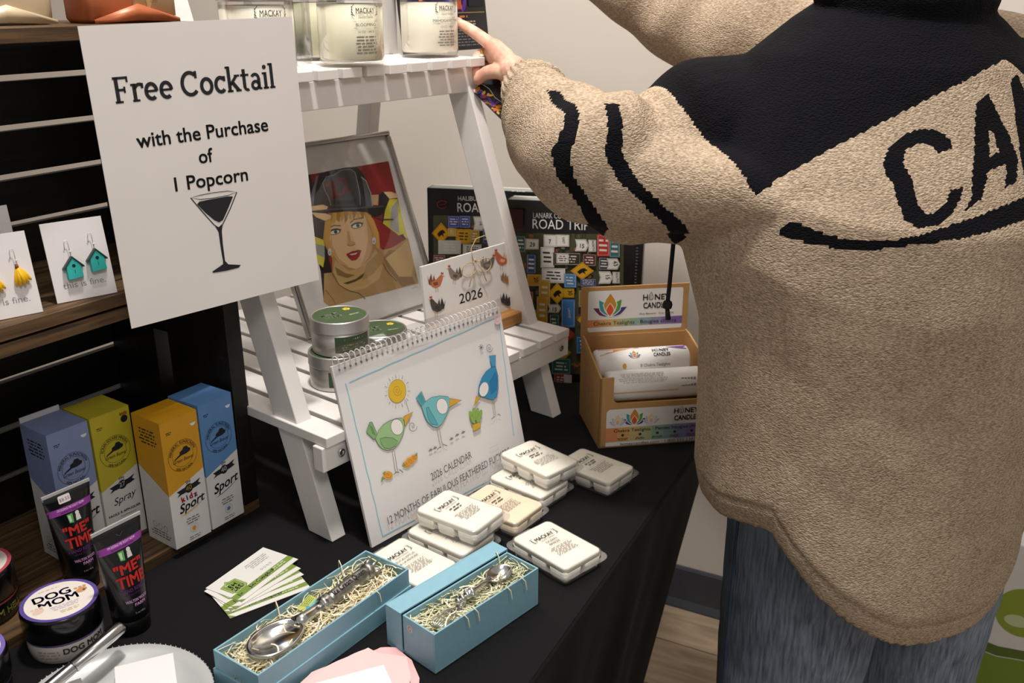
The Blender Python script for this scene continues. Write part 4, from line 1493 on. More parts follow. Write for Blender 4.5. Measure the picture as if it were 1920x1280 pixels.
# features
for (cx, cy, w_, r_) in ((615, 690, 36, -12), (748, 652, 36, -14)):
    a.poly(ell(cx, cy, w_, 19, n=18, rot=r_), '#6a5046')
    a.poly(ell(cx, cy + 3, w_ * .78, 11, n=16, rot=r_), '#e6ddd0')
    a.poly(ell(cx + 5, cy + 1, 11, 11, n=14), '#3c5a70')
    a.poly(ell(cx + 5, cy + 1, 5, 5, n=10), '#101014')
    a.line([(cx - w_, cy + 3), (cx - w_ * .4, cy - 13), (cx + w_ * .4, cy - 15), (cx + w_ * 1.1, cy - 12)], .0012, '#1c1412')
a.line([(580, 668), (610, 652), (650, 655)], .0016, '#7a5c34')
a.line([(706, 638), (730, 616), (786, 606)], .0016, '#7a5c34')
a.poly([(690, 690), (700, 688), (712, 745), (735, 752), (738, 764), (712, 772), (690, 766), (694, 740)], SK2)
a.line([(688, 768), (705, 776), (722, 770), (738, 764)], .0008, '#8a5c40')
a.poly([(682, 826), (706, 814), (722, 806), (736, 806), (752, 798), (775, 802), (762, 838), (742, 860), (716, 864), (696, 846)], '#8f1f22')
a.poly([(700, 827), (726, 821), (752, 814), (742, 826), (716, 832)], '#d8c4b4')
a.poly([(700, 846), (742, 838), (764, 822), (752, 852), (722, 862)], '#a33030')
# fringe
for k in range(11):
    x = 575 + k * 24
    y = 600 - k * 4
    a.poly([(x, y - 30), (x + 26, y - 34), (x + 20, y + 20 + 10 * (k % 3)), (x + 6, y + 30 + 12 * ((k + 1) % 3))], HAIR if k % 2 else HAIR2)
a.poly([(800, 580), (832, 600), (865, 690), (885, 800), (862, 790), (838, 690), (815, 640)], HAIR)
a.poly([(556, 640), (590, 610), (590, 700), (572, 800), (556, 760)], HAIR)
for cx, cy in ((583, 812), (848, 745)):
    a.poly(ell(cx, cy, 11, 22, n=12), '#cfd2d6')
    a.poly(ell(cx, cy + 4, 5, 9, n=10), '#8c98a4')
# helmet
a.poly([(462, 480), (478, 400), (520, 340), (590, 322), (680, 305), (745, 300), (790, 350), (825, 430), (845, 535), (700, 548), (560, 560), (480, 560)], BK)
a.poly([(470, 470), (500, 360), (515, 350), (490, 480), (486, 540), (470, 540)], '#6c7078')
a.poly([(770, 345), (800, 400), (838, 520), (832, 540), (800, 540), (788, 430)], '#54585e')
a.line([(772, 362), (800, 385), (828, 460), (840, 535)], .0022, '#9a9c9e')
a.poly([(540, 405), (560, 360), (600, 352), (640, 320), (700, 312), (730, 330), (748, 400), (762, 470), (765, 530), (600, 540), (575, 500), (560, 470)], BK2)
a.line([(540, 400), (562, 362), (610, 350), (650, 322), (705, 314), (735, 335), (750, 400), (764, 470), (766, 532)], .0014, '#7c7f86')
a.line([(540, 400), (556, 450), (575, 480), (590, 535)], .0014, '#7c7f86')
a.poly([(455, 560), (560, 545), (700, 546), (905, 535), (915, 548), (890, 590), (850, 600), (800, 572), (690, 568), (560, 580), (470, 575)], BK)
a.line([(520, 566), (600, 556), (700, 552), (800, 546), (905, 538)], .0020, '#4a4e56')
a.line([(860, 604), (900, 618), (965, 616)], .0018, '#3a3d44')
a.line([(590, 512), (640, 516), (700, 514), (738, 508)], .0060, '#121317')
a.poly([(878, 470), (905, 448), (935, 490), (920, 540), (880, 532)], '#23252b')
a.text('22', 655, 470, .034, '#7c2024', .02, rot=8, sx=1.25)
# hand at the brim on both sides
a.poly([(462, 540), (540, 528), (572, 540), (566, 556), (470, 566)], SKIN)
a.poly([(470, 574), (560, 582), (592, 594), (588, 612), (555, 626), (500, 604)], SKIN)
a.poly([(905, 452), (950, 450), (990, 466), (992, 486), (940, 492)], SKIN)
a.poly([(832, 470), (876, 468), (872, 532), (842, 530)], '#c9a67c')
a.line([(1075, 1032), (1095, 1022), (1110, 1026)], .0005, '#8a8684')
a.build('painted_print', FR, face(0, .0064, 0))

# ================================================================== candle tins
M_tin = pm('#c4c2be', .42, .9, var=.04, scale=60, name='brushed_tin')
def tin(label, x, y, z, yaw):
    t = thing('candle_tin', label, 'tin', (x, y, z), yaw=yaw, group='round candle tins on the lower shelf')
    r, h = .0362, .0445
    mb = MB()
    mb.lathe([(r * .95, 0), (r * .975, .0012), (r * .975, h * .66)], 56)
    body = mb.build('tin_body', M_tin, t)
    mb = MB()
    mb.lathe([(r * .985, h * .645), (r, h * .65), (r, h * .67), (r * .992, h * .68), (r * .992, h * .95), (r * .975, h * .985), (r * .94, h * .988), (r * .93, h * .975), (r * .02, h * .975)], 56)
    lid = mb.build('lid', M_tin, t)
    a = Art()
    a.poly(ell(0, 0, r * .90, n=48), '#45573a')
    a.text('HONEY', -.010, .0035, .0088, '#e9efdc', .02, width=.022)
    a.text('CANDLES', -.010, -.0065, .0066, '#e9efdc', .02, width=.022)
    a.micro(.016, -.007, .014, .004, '#c3d0a8', 2, seed=2)
    for k in range(5):
        a.poly(ell(.018 + .003 * math.cos(k * 1.257), .013 + .003 * math.sin(k * 1.257), .0022, n=10), '#e0c437')
    a.poly(ell(.018, .013, .0015, n=8), '#a8861c')
    a.build('printed_lid_label', lid, Matrix.Translation((0, 0, h * .975)))
    a = Art(z0=.0005)
    a.rect(-.024, .006, .024, .026, '#3f4f38', 20)
    a.micro(0, .0245, .032, .0045, '#c9d6b2', 1, seed=8)
    a.micro(0, .0165, .034, .008, '#9fb088', 3, seed=3)
    a.build('printed_side_label', body, None, ringwarp(r * .975, R(-93)))
    return t
tin('lower green-lidded candle tin of the stack beside the calendar', -.6920, .8790, SZ, 30)
tin('upper green-lidded candle tin of the stack beside the calendar', -.6885, .8835, SZ + .0445, 22)
tin('single green-lidded candle tin standing behind the stack of two', -.6880, .9660, SZ, 40)

# ================================================================== rooster calendar on a wooden block
RW, RH = .177, .1
RO = thing('desk_calendar', 'small white desk calendar with roosters and a twine bow on a wood block', 'calendar', (-.6470, 1.0220, SZ), yaw=14)
tl = Matrix.Rotation(-R(5.4), 4, 'X')
MB().box((-.004, -.020, 0), (RW + .004, .020, .018)).build('wood_block', wood('maple_block', '#8a5c2c', '#b98648', .5, (3, 30, 30)), RO, bev=.002)
MB().box((0, 0, .004), (RW, .0040, RH + .017)).build('card_stack', pm('#e2ddda', .6, var=.02), RO, M=tl)
q = quad((31, 560), (488, 429), (513, 773), (69, 935), RW, RH)
a = Art(q, z0=.0002)
def hen(cx, cy, s_, body, tail, flip=1):
    P = lambda pts: [(cx + flip * x * s_, cy + y * s_) for x, y in pts]
    a.poly(P([(-42, -38), (-34, -10), (-22, -46), (-14, -8), (-8, -40), (4, 6), (-12, 20), (-34, 10)]), tail)
    a.poly(P([(-26, 0), (0, -12), (22, -34), (30, -42), (40, -34), (36, -10), (26, 18), (2, 30), (-18, 22)]), body)
    a.poly(P([(28, -44), (30, -56), (36, -50), (42, -54), (42, -42)]), '#b8402c')
    a.poly(P([(40, -38), (50, -34), (40, -30)]), '#d8a83c')
    a.poly(P([(-14, 2), (10, -4), (16, 10), (-4, 18)]), tail)
    a.line(P([(2, 28), (2, 54)]), .0008, '#b07a3a')
    a.line(P([(12, 26), (14, 52)]), .0008, '#b07a3a')
hen(105, 640, 1.0, '#c0714a', '#7a4a3a')
hen(210, 600, .95, '#8a7a6c', '#5a524c', -1)
hen(375, 545, .95, '#6a625a', '#8a8078')
hen(455, 520, 1.0, '#b8643c', '#d8a888', -1)
hen(475, 620, .8, '#a8744c', '#8a6a50')
hen(115, 765, 1.0, '#4a4644', '#383634', -1)
hen(480, 735, .95, '#3a3634', '#2e2a2a')
a.build('printed_hens', RO, tl @ face(0, 0, .017))
a = Art(q, z0=.0002)
a.span('2026', (232, 752), (352, 715), .014, '#3c3836', .004)
a.build('printed_year', RO, tl @ face(0, 0, .017))
mb = MB()
bx, bz = RW * .56, RH + .006
for s_ in (-1, 1):
    mb.tube([(bx, -.003, bz)] + [(bx + s_ * (.016 + .015 * math.cos(an)), -.006, bz - .010 + .010 * math.sin(an)) for an in [PI * .75 - s_ * 0 - k * 2 * PI * .8 / 10 for k in range(11)]], .0007, 6)
    mb.tube([(bx, -.004, bz), (bx + s_ * .010, -.007, bz - .016), (bx + s_ * .018, -.006, bz - .034)], .0007, 6)
mb.tube([(bx - .002, -.002, bz), (bx, .002, bz + .016), (bx + .012, .002, bz + .028), (bx + .030, 0, bz + .030)], .0007, 6)
mb.lathe([(.0004, -.0025), (.0025, 0), (.0004, .0025)], 10, c=(bx, -.004, bz))
mb.build('twine_bow', pm('#b9a274', .85, var=.15, scale=500), RO, M=tl)

# ================================================================== candles in glass jars on the top shelf
TS = TZ + .0008 + .510 + .0006
M_glass = glassy('jar_glass', '#f4f6f2', .015, .0, .03, .3)
def candle(label, x, y, yaw, wax_c, scent, prt=True, clear=False):
    t = thing('jar_candle', label, 'candle', (x, y, TS), yaw=yaw, group='glass jar candles on the top shelf')
    r, h = .0405, .0830
    mb = MB()
    mb.lathe([(r * .86, 0), (r * .95, .0015), (r * .995, .006), (r, .012), (r, h - .008), (r * .97, h - .003), (r * .95, h), (r * .93, h), (r * .95, h - .004), (r * .985, h - .010), (r * .985, .010), (r * .94, .0065), (.001, .0058)], 56, cap=False)
    mb.build('glass_jar', M_glass, t)
    if not clear:
        mb = MB()
        mb.lathe([(r * .93, .0066), (r * .980, .0105), (r * .980, .073), (.001, .073)], 56)
        m = pm(wax_c, .5, var=.015)
        mb.build('wax', m, t)
        mb = MB()
        mb.lathe([(r * .99, h - .006), (r * 1.02, h - .0055), (r * 1.02, h - .004), (r * 1.0, h - .003), (r * 1.0, h + .010), (r * .97, h + .012), (.001, h + .012)], 56)
        mb.build('lid', M_tin, t)
    if prt:
        a = Art(z0=.0003)
        K_ = '#4c4a44'
        a.text('MACKAY', 0, .0620, .0095, K_, .004, width=.025)
        for s_ in (-1, 1):
            a.line([(s_ * .0140, .0590), (s_ * .0175, .063), (s_ * .0172, .069), (s_ * .0145, .073)], .0006, K_)
            for k in range(4):
                a.line([(s_ * (.0155 + .0006 * k), .0600 + k * .0028), (s_ * (.0185 - .0003 * k), .0615 + k * .003)], .0008, K_)
        a.text('CANDLE COMPANY', 0, .0565, .0028, K_, 0, width=.020)
        a.line([(-.016, .0530), (.016, .0530)], .0003, K_)
        if scent:
            a.text(scent, 0, .0475, .0052, K_, 0)
        a.line([(-.016, .0455), (.016, .0455)], .0003, K_)
        a.text('12 OZ / 340 G', 0, .0400, .0036, K_, 0)
        a.micro(0, .0370, .034, .022, '#7c786e', 6, seed=len(scent))
        a.build('printed_label', t, None, ringwarp(r, R(-116)))
    return t
candle('glass jar candle half hidden by the right edge of the paper sign', -.7480, .8500, 0, '#e8e1cf', '')
candle('glass jar candle in the middle of the front row on the top shelf', -.7380, 1.0080, 0, '#ece6cc', 'BLOOMING')
candle('glass jar candle the finger is pointing at', -.7400, 1.1960, -6, '#f0e9d6', 'MAHOGANY TEAK')
candle('glass jar candle in the back row, behind the middle one', -.8500, 1.0830, 0, '#dad6b4', 'SAGE', prt=False)
candle('empty clear glass jar in the back row', -.8370, .9900, 0, '#ffffff', 'X', prt=False, clear=True)

t = thing('flyer', 'glossy black event flyer with a colourful photo leaning behind the jars', 'flyer', (-.6093, .7682, TZ), yaw=11.5)
t.matrix_world = t.matrix_world @ Matrix.Translation((.395, .268, .5120)) @ Matrix.Rotation(-R(7), 4, 'X')
MB().box((0, 0, 0), (.196, .0012, .17)).build('sheet', pm('#18181c', .3, var=0), t)
a = Art()
rnd = random.Random(4)
a.rect(.02, .056, .150, .165, '#2a2350')
for k in range(60):
    x, y = rnd.uniform(.03, .145), rnd.uniform(.060, .160)
    c = rnd.choice(['#3a3f9a', '#5a2f8a', '#b8502c', '#d88a3a', '#7a3a9a', '#2f6fb0', '#e0b080', '#191530', '#8a2f3a'])
    a.poly(ell(x, y, rnd.uniform(.003, .010), rnd.uniform(.004, .016), n=8, rot=rnd.uniform(0, 180)), c)
for k in range(3):
    a.line([(.118 + k * .006, .165), (.122 + k * .007, .060)], .0016, '#d8682c')
a.rect(.154, .064, .190, .160, '#20222a')
a.line([(.012, .0545), (.190, .0555)], .0010, '#b8925a')
a.micro(.125, .0530, .060, .007, '#c07a4a', 1, seed=3)
a.micro(.130, .044, .080, .012, '#c8b8a0', 3, seed=5)
a.micro(.135, .031, .090, .026, '#74747a', 6, seed=6)
a.build('printed_front', t, face())
t = thing('folded_card', 'plain white folded card standing behind the jars on the top shelf', 'card', (-.6093, .7682, TZ), yaw=11.5)
t.matrix_world = t.matrix_world @ Matrix.Translation((.300, .300, .5115))
mb = MB()
mb.box((0, 0, 0), (.115, .0006, .13))
mb.box((0, .0006, .1294), (.115, .036, .13), M=None)
mb.box((0, .036, 0), (.115, .0366, .13))
mb.build('sheet', pm('#dcd6d0', .6, var=.01), t)

# ================================================================== road trip puzzle boxes
SIGNS = [ # kind, centre x, centre y, w, h, colour, text, text colour (layout of the picture on the lid)
 ('r', 700, 423, 60, 58, '#dedad2', '7', '#1c1c1c', 8), ('r', 765, 422, 60, 56, '#e0dcd4', 'EAST', '#1c1c1c', -85), ('r', 606, 440, 60, 50, '#d6d0c6', '29', '#222222', -6),
 ('s', 866, 446, 62, 56, '#e4e0da', '15', '#1c1c1c', -5), ('r', 920, 448, 36, 56, '#dcd8d0', 'NORTH', '#1c1c1c', -85), ('r', 978, 446, 56, 104, '#b8342c', '', '', 0), ('r', 1038, 452, 48, 104, '#3e6a70', '', '', 0),
 ('r', 546, 440, 44, 80, '#2f5e5c', '', '', 0), ('r', 686, 508, 62, 96, '#e2ded8', '', '', 0), ('r', 790, 516, 130, 60, '#3a3228', '', '', 0), ('r', 765, 514, 56, 46, '#dcd8d0', '', '', 0), ('r', 906, 522, 62, 58, '#5a2a22', '', '', 0),
 ('r', 602, 542, 40, 92, '#2c4f86', '', '', 0), ('d', 868, 578, 108, 84, '#d8a21c', '', '', 0), ('r', 982, 540, 46, 60, '#3a3c46', '', '', 0), ('s', 1032, 542, 60, 52, '#dedad2', '43', '#1c1c1c', -70),
 ('r', 718, 602, 108, 70, '#e2deda', '', '', 0), ('r', 806, 628, 56, 66, '#4a86b4', '', '', 0), ('s', 992, 612, 66, 58, '#e4e0da', '15', '#1c1c1c', -80), ('r', 1046, 612, 34, 54, '#d8d4cc', 'SOUTH', '#1c1c1c', -85), ('r', 900, 638, 76, 36, '#2c3570', '', '', 0),
 ('r', 618, 625, 66, 56, '#c2901f', '20', '#4a3410', -80), ('d', 738, 694, 90, 100, '#d8a820', '', '', 0), ('r', 796, 692, 54, 44, '#d0a024', '30', '#2a2010', -80), ('r', 672, 690, 52, 120, '#c49a2a', '', '', 0),
 ('s', 724, 772, 60, 40, '#d8d4cc', '15', '#1c1c1c', -6), ('r', 796, 796, 62, 134, '#3f78b4', 'LANARK', '#e6e2da', -84), ('r', 724, 846, 42, 82, '#2f5a52', '', '', 0), ('r', 660, 780, 50, 130, '#c8981c', '', '', 0), ('d', 786, 906, 80, 84, '#a83a26', '', '', 0),
 ('d', 726, 930, 90, 100, '#d2a41e', '', '', 0), ('d', 764, 1000, 84, 86, '#d8a61e', '', '', 0), ('r', 760, 1070, 90, 76, '#2f6a64', '', '', 0), ('r', 756, 1140, 60, 60, '#8a3440', '', '', 0), ('r', 795, 1140, 36, 50, '#c9c4c0', '', '', 0), ('r', 650, 890, 40, 60, '#3a3a3a', '', '', 0),
 ('r', 900, 720, 90, 80, '#7a6a2a', '', '', 0), ('r', 980, 720, 80, 90, '#3a5a4a', '', '', 0), ('r', 1050, 740, 50, 110, '#8a3a2a', '', '', 0), ('d', 900, 830, 100, 100, '#d8a820', '', '', 0), ('r', 1000, 850, 90, 80, '#d8d4cc', '', '', 0), ('r', 900, 960, 110, 80, '#2f5e8c', '', '', 0), ('d', 1010, 980, 90, 96, '#c8981c', '', '', 0), ('r', 940, 1080, 120, 70, '#b8b4ac', '', '', 0), ('r', 580, 720, 60, 70, '#a83a26', '', '', 0), ('r', 590, 820, 70, 80, '#d8d4cc', '', '', 0), ('d', 580, 930, 80, 84, '#d8a820', '', '', 0), ('r', 560, 1040, 80, 90, '#3a6a5a', '', '', 0), ('r', 650, 1080, 60, 90, '#c9982a', '', '', 0)]
def puzzle(label, o_, yaw, W_, H_, qd, title, signs, seed, pic, mark):
    t = thing('puzzle_box', label, 'puzzle box', o_, yaw=yaw, lean=2, group='road trip puzzle boxes')
    M_k = pm('#151416', .35, var=0)
    MB().box((.001, .014, .001), (W_ - .001, .044, H_ - .001)).build('box_base', pm('#c9c4bc', .5), t, bev=.0006)
    MB().box((0, 0, 0), (W_, .030, H_)).build('box_lid', M_k, t, bev=.001)
    q = quad(*qd, W_, H_)
    a = Art(q, z0=.0002)
    rnd = random.Random(seed)
    x0, y0, x1, y1 = pic
    a.poly([(x0, y0), (x1, y0 + 6), (x1 - 6, y1 + 10), (x0 + 4, y1)], '#4a4a34')
    for k in range(150):                              # foliage and fence in the photo between the signs
        x, y = rnd.uniform(x0 + 12, x1 - 12), rnd.uniform(y0 + 14, y1 - 10)
        a.poly(ell(x, y, rnd.uniform(5, 16), rnd.uniform(5, 14), n=7), rnd.choice(['#5a6a34', '#3c4a2c', '#7a7a3c', '#2e3426', '#8a5a2c', '#6a6a60', '#a0522c']))
    for (kd, cx, cy, w_, h_, c, tx, tc_, rt) in signs:
        w_, h_ = w_ * 1.13, h_ * 1.1
        if kd == 'r':
            P = [(cx - w_ / 2, cy - h_ / 2), (cx + w_ / 2, cy - h_ / 2 + 2), (cx + w_ / 2, cy + h_ / 2), (cx - w_ / 2, cy + h_ / 2)]
        elif kd == 'd':
            P = [(cx, cy - h_ / 2), (cx + w_ / 2, cy), (cx, cy + h_ / 2), (cx - w_ / 2, cy)]
        else:
            P = [(cx - w_ / 2, cy - h_ / 2), (cx + w_ * .3, cy - h_ / 2), (cx + w_ / 2, cy), (cx + w_ * .3, cy + h_ / 2), (cx - w_ / 2, cy + h_ / 2), (cx - w_ * .4, cy)]
        a.poly(P, c)
        dk = '#2a2a2a' if c[1] in 'de' or kd == 'd' else '#d8d4cc'
        a.line([(cx + (x - cx) * .88, cy + (y - cy) * .88) for x, y in P], .0005, dk, closed=True)
        if tx:
            a.text(tx, cx, cy + (14 if abs(rt) < 45 else 0), .0095 if len(tx) < 3 else .0050, tc_, .015, rot=rt if abs(rt) < 45 else rt, sx=.9)
        elif kd == 'd':
            a.poly([(cx - w_ * .22, cy + h_ * .05), (cx - w_ * .05, cy - h_ * .12), (cx + w_ * .1, cy - h_ * .16), (cx + w_ * .24, cy - h_ * .02), (cx + w_ * .1, cy + h_ * .03), (cx + w_ * .16, cy + h_ * .2), (cx + w_ * .02, cy + h_ * .08), (cx - w_ * .12, cy + h_ * .2)], '#1c1810')
        else:
            uu = q(cx, cy)
            a.micro(uu[0], uu[1] + h_ * .0001, w_ * .00022, h_ * .0002, dk, 3, seed=int(cx))
    title(a)
    a.build('printed_lid', t, face())
    a = Art()
    a.rect(.004, .002, W_ - .004, .028, '#8f948e')
    a.text('504', W_ * .72, .008, .016, '#e2e4e0', .01, rot=180)
    a.build('printed_top', t, Matrix.Translation((0, 0, H_)))
    return t
def title2(a):
    a.poly([(492, 260), (562, 262), (560, 360), (490, 358)], '#3a1416')
    a.span('LANARK COUNTY', (613, 304), (835, 308), .0085, '#c9c6c2', 0)
    a.span('ROAD TRIP', (610, 358), (905, 366), .0150, '#e2e0dc', 0)
    a.micro(.205, .23, .004, .06, '#5a5a5a', 12)
puzzle('black puzzle box reading Lanark County Road Trip', (-.6650, 1.2850, TZ + .0025), 75, .214, .292, [(475, 212), (1200, 240), (1152, 1178), (472, 1120)], title2, SIGNS, 3, (520, 385, 1085, 1110), '')
S1 = [('r', 188, 346, 54, 56, '#4450a0', '', '', 0), ('r', 250, 346, 52, 58, '#4450a0', '', '', 0), ('s', 330, 356, 60, 66, '#e2deda', '118', '#1c1c1c', -80), ('d', 120, 405, 90, 100, '#d89a18', '', '', 0), ('r', 242, 422, 74, 70, '#d8a41c', '', '', 0), ('r', 305, 422, 44, 60, '#b8901f', '', '', 0), ('r', 166, 478, 110, 66, '#c9c4bc', '', '', 0), ('r', 372, 422, 40, 70, '#39407a', '', '', 0), ('r', 290, 490, 90, 50, '#d8d4cc', '', '', 0), ('r', 110, 545, 60, 50, '#7a4a40', '', '', 0), ('d', 430, 360, 60, 60, '#d8a820', '', '', 0), ('r', 430, 440, 60, 70, '#3f78b4', '', '', 0), ('r', 180, 400, 40, 40, '#caa02a', '', '', 0), ('r', 220, 560, 90, 60, '#d8a41c', '', '', 0)]
def title1(a):
    a.line(ell(126, 256, 28, 20, n=18, a0=30, a1=330), .0018, '#6a1f22')
    a.line([(110, 258), (140, 256), (152, 240)], .0014, '#6a1f22')
    a.span('HALIBURTON', (213, 236), (402, 238), .0075, '#bdbab6', 0)
    a.span('ROAD TRIP', (210, 294), (500, 300), .0150, '#d6d4d0', 0)
puzzle('black puzzle box reading Haliburton Road Trip, behind the ladder leg', (-.8260, 1.3070, TZ + .0025), 75, .214, .292, [(38, 170), (742, 200), (722, 1095), (58, 1042)], title1, S1, 5, (74, 314, 690, 1000), '')

# ================================================================== cardboard honey candle display
HB = thing('display_carton', 'brown cardboard counter display printed HONEY CANDLES Chakra Tealights', 'display box', (-.4300, 1.1090, TZ + .0008), yaw=54)
M_cb = pm('#b58a56', .8, var=.05, scale=60, bump=.05, name='brown_cardboard')
HW, HD, HF, HBk = .160, .120, .105, .126
th = .0028
mb = MB()
mb.box((0, 0, 0), (HW, HD, th))
mb.build('bottom_panel', M_cb, HB)
MB().box((.004, .004, th), (HW - .004, HD - .004, .0595)).build('inner_riser', M_cb, HB)
# front with a rounded cut-out
cut = [(.0, .0), (HW, 0), (HW, HF), (HW - .010, HF), (HW - .010, .078)] + ell(HW - .020, .076, .010, n=5, a0=0, a1=-90) + ell(.029, .076, .010, n=5, a0=270, a1=180) + [(.019, HF), (0, HF)]
mb = MB()
mb.prism(cut, -th, 0, FRONT)
mb.build('front_panel', M_cb, HB)
side = [(0, th), (HD, th), (HD, HBk), (HD * .86, HBk), (0, HF)]
for x in (0, HW - th):
    mb = MB()
    n_ = len(side)
    mb.loft([[(x, y, z) for y, z in side], [(x + th, y, z) for y, z in side]], smooth=False)
    mb.build('side_panel', M_cb, HB)
MB().box((th, HD - th, th), (HW - th, HD, HBk - .002)).build('back_panel', M_cb, HB)
hm = Matrix.Translation((0, HD - .001, HBk - .003)) @ Matrix.Rotation(-R(2), 4, 'X')
MB().box((-.001, 0, 0), (HW + .001, th, .074)).build('header_panel', M_cb, HB, M=hm, bev=.0004)
def lotus(a, cx, cy, s, soft=False):
    def pet(ax, tip, w_, col):
        ang = math.radians(ax)
        ux, uy = math.sin(ang), math.cos(ang)
        vx, vy = uy, -ux
        P = []
        for t_, ww in ((0, .10), (.25, .75), (.5, 1.), (.75, .62), (1, 0), (.75, -.62), (.5, -1.), (.25, -.75), (0, -.10)):
            P.append((cx + s * (ux * tip * t_ + vx * w_ * ww), cy + s * (uy * tip * t_ + vy * w_ * ww)))
        a.poly(P, col)
        a.line(P, s * .05, '#ece8e4', closed=True)
    C_ = ['#6a2f6a', '#3f9a9c', '#4f9a4e', '#4a3a86', '#c98a34', '#d8552c'] if not soft else ['#c0a8c4', '#a8c4c0', '#b4cca8', '#b0a8c8', '#e0cba0', '#e4a890']
    pet(-62, 1.25, .26, C_[0]); pet(62, 1.25, .26, C_[3]); pet(-34, 1.32, .32, C_[1]); pet(34, 1.32, .32, C_[2]); pet(0, 1.5, .44, C_[4]); pet(0, .85, .27, C_[5])
def honey_words(a, cx, y, cap, c='#1e1e20'):
    w_ = cap * 4.4
    a.text('H', cx - w_ * .46, y, cap / .70, c, .015)
    a.text('NEY', cx + w_ * .22, y, cap / .70, c, .015, width=w_ * .60)
    dx = cx - w_ * .235
    a.line([(dx, y + cap * 1.45), (dx - cap * .30, y + cap * .8), (dx - cap * .38, y + cap * .35), (dx - cap * .2, y + .0), (dx + cap * .2, y), (dx + cap * .38, y + cap * .35), (dx + cap * .30, y + cap * .8)], cap * .09, c, closed=True)
    a.line([(dx + cap * .05, y + cap * .85), (dx - cap * .15, y + cap * .4), (dx, y + cap * .12), (dx + cap * .18, y + cap * .35)], cap * .07, c)
    a.text('CANDLES', cx, y - cap * 1.45, cap / .70, c, .015, width=w_ * 1.06)
def rainbow(a, x0, x1, y0, y1):
    cs = ['#dc8f5e', '#d8a468', '#cbb278', '#b0b68c', '#92b09a', '#8aa0a8', '#8c8cae', '#8a78ac', '#7c62a2']
    n_ = len(cs)
    for i, c in enumerate(cs):
        a.rect(x0 + (x1 - x0) * i / n_, y0, x0 + (x1 - x0) * (i + 1) / n_, y1, c)
a = Art()
a.poly(rrect(.009, .006, .152, .068, .003), '#e6e1de')
rainbow(a, .009, .152, .013, .0245)
lotus(a, .042, .0290, .0235)
honey_words(a, .112, .051, .0085)
a.text('Pure Beeswax · Cire d\'abeille', .113, .0290, .0042, '#3c3a3c', 0, width=.052)
a.text('Chakra Tealights · Bougies chakra', .0805, .0160, .0080, '#2c2624', .0, width=.126)
a.build('printed_header', HB, hm @ face(0, 0, 0))
a = Art()
a.poly([(.010, .002), (.159, .002), (.159, .058), (.014, .058), (.010, .054)], '#e2deda')
rainbow(a, .010, .159, .008, .030)
lotus(a, .050, .0330, .0165)
lotus(a, .026, .0335, .0115, True)
lotus(a, .074, .0335, .0115, True)
honey_words(a, .125, .0465, .0075)
a.text('Chakra Tealights · Petites bougies chakra', .086, .0235, .0066, '#2c2624', 0, width=.130)
for k in range(5):
    a.poly(ell(.034 + k * .025, .0185, .0020, n=10), '#3a3436')
    a.micro(.034 + k * .025, .0145, .016, .004, '#4c464a', 2, seed=k)
a.text('honeycandles.com · 1.800.555.2397', .086, .0032, .0058, '#4a474a', 0, width=.11)
a.build('printed_front', HB, face())
# rolls of tealights inside
def roll(label, x, y, z, front, L=.140, r=.0212):
    t = thing('tealight_roll', label, 'candle pack', (-.4300, 1.1090, TZ + .0008), yaw=54, group='wrapped tealight rolls')
    t.matrix_world = t.matrix_world @ Matrix.Translation((x, y, z))
    mb = MB()
    n_ = 28
    rings = []
    for xx, f in ((0, .72), (.003, .95), (.006, 1), (L - .006, 1), (L - .003, .95), (L, .72)):
        rings.append([(xx, r * f * math.cos(2 * PI * i / n_), r * f * math.sin(2 * PI * i / n_)) for i in range(n_)][::-1])
    mb.loft(rings)
    mb.build('wrapper', pm('#e6e2df', .45, var=.02), t)
    def w2(x_, y_, z_):
        an = R(180 - 40) - y_ / r
        return (x_, (r + z_) * math.cos(an), (r + z_) * math.sin(an))
    a = Art(z0=.0003)
    if front:
        for i, c in enumerate(['#dd7a44', '#dd8a4a', '#d8984f', '#cda65c', '#c0ae70']):
            a.poly([(.006 + .012 * i, .020), (.018 + .012 * i, .020), (.018 + .012 * i, .006 + .0034 * (i + 1)), (.006 + .012 * i, .006 + .0034 * i)], c)
        a.poly([(.105, .018), (.134, .020), (.134, .010), (.120, .013)], '#7a4fa0')
        lotus(a, .056, .000, .0085)
        honey_words(a, .096, .0085, .0052)
        a.text('8 Chakra Tealights', .085, -.013, .0058, '#5a5658', 0)
        a.poly(ell(.040, -.011, .0028, .004, n=12), '#d0952e')
    else:
        for k in range(16):
            a.rect(.104 + k * .0014, -.012, .104 + k * .0014 + (.0009 if k % 3 else .0004), .000, '#3a3838')
        a.micro(.050, .012, .080, .016, '#c0bcb8', 6, seed=4)
        a.rect(.0, -.017, .10, -.0155, '#d8b070', 4)
    a.build('printed_wrapper', t, None, w2)
roll('wrapped tealight roll reading HONEY CANDLES, the upper one in the carton', .006, .0670, .0985, True)
roll('wrapped tealight roll with a barcode, in the cut-out of the carton', .013, .0265, .0815, False)

# ================================================================== the person
import numpy as np
FD = Vector((-.72, .69, 0)).normalized()              # the way the person faces
RT = Vector((FD.y, -FD.x, 0))                         # towards the person's right
PO = Vector((-.088, 1.142, 0))                        # between the feet
PER = thing('person', 'person in a beige and black knit sweater reaching to the top shelf', 'person', PO)

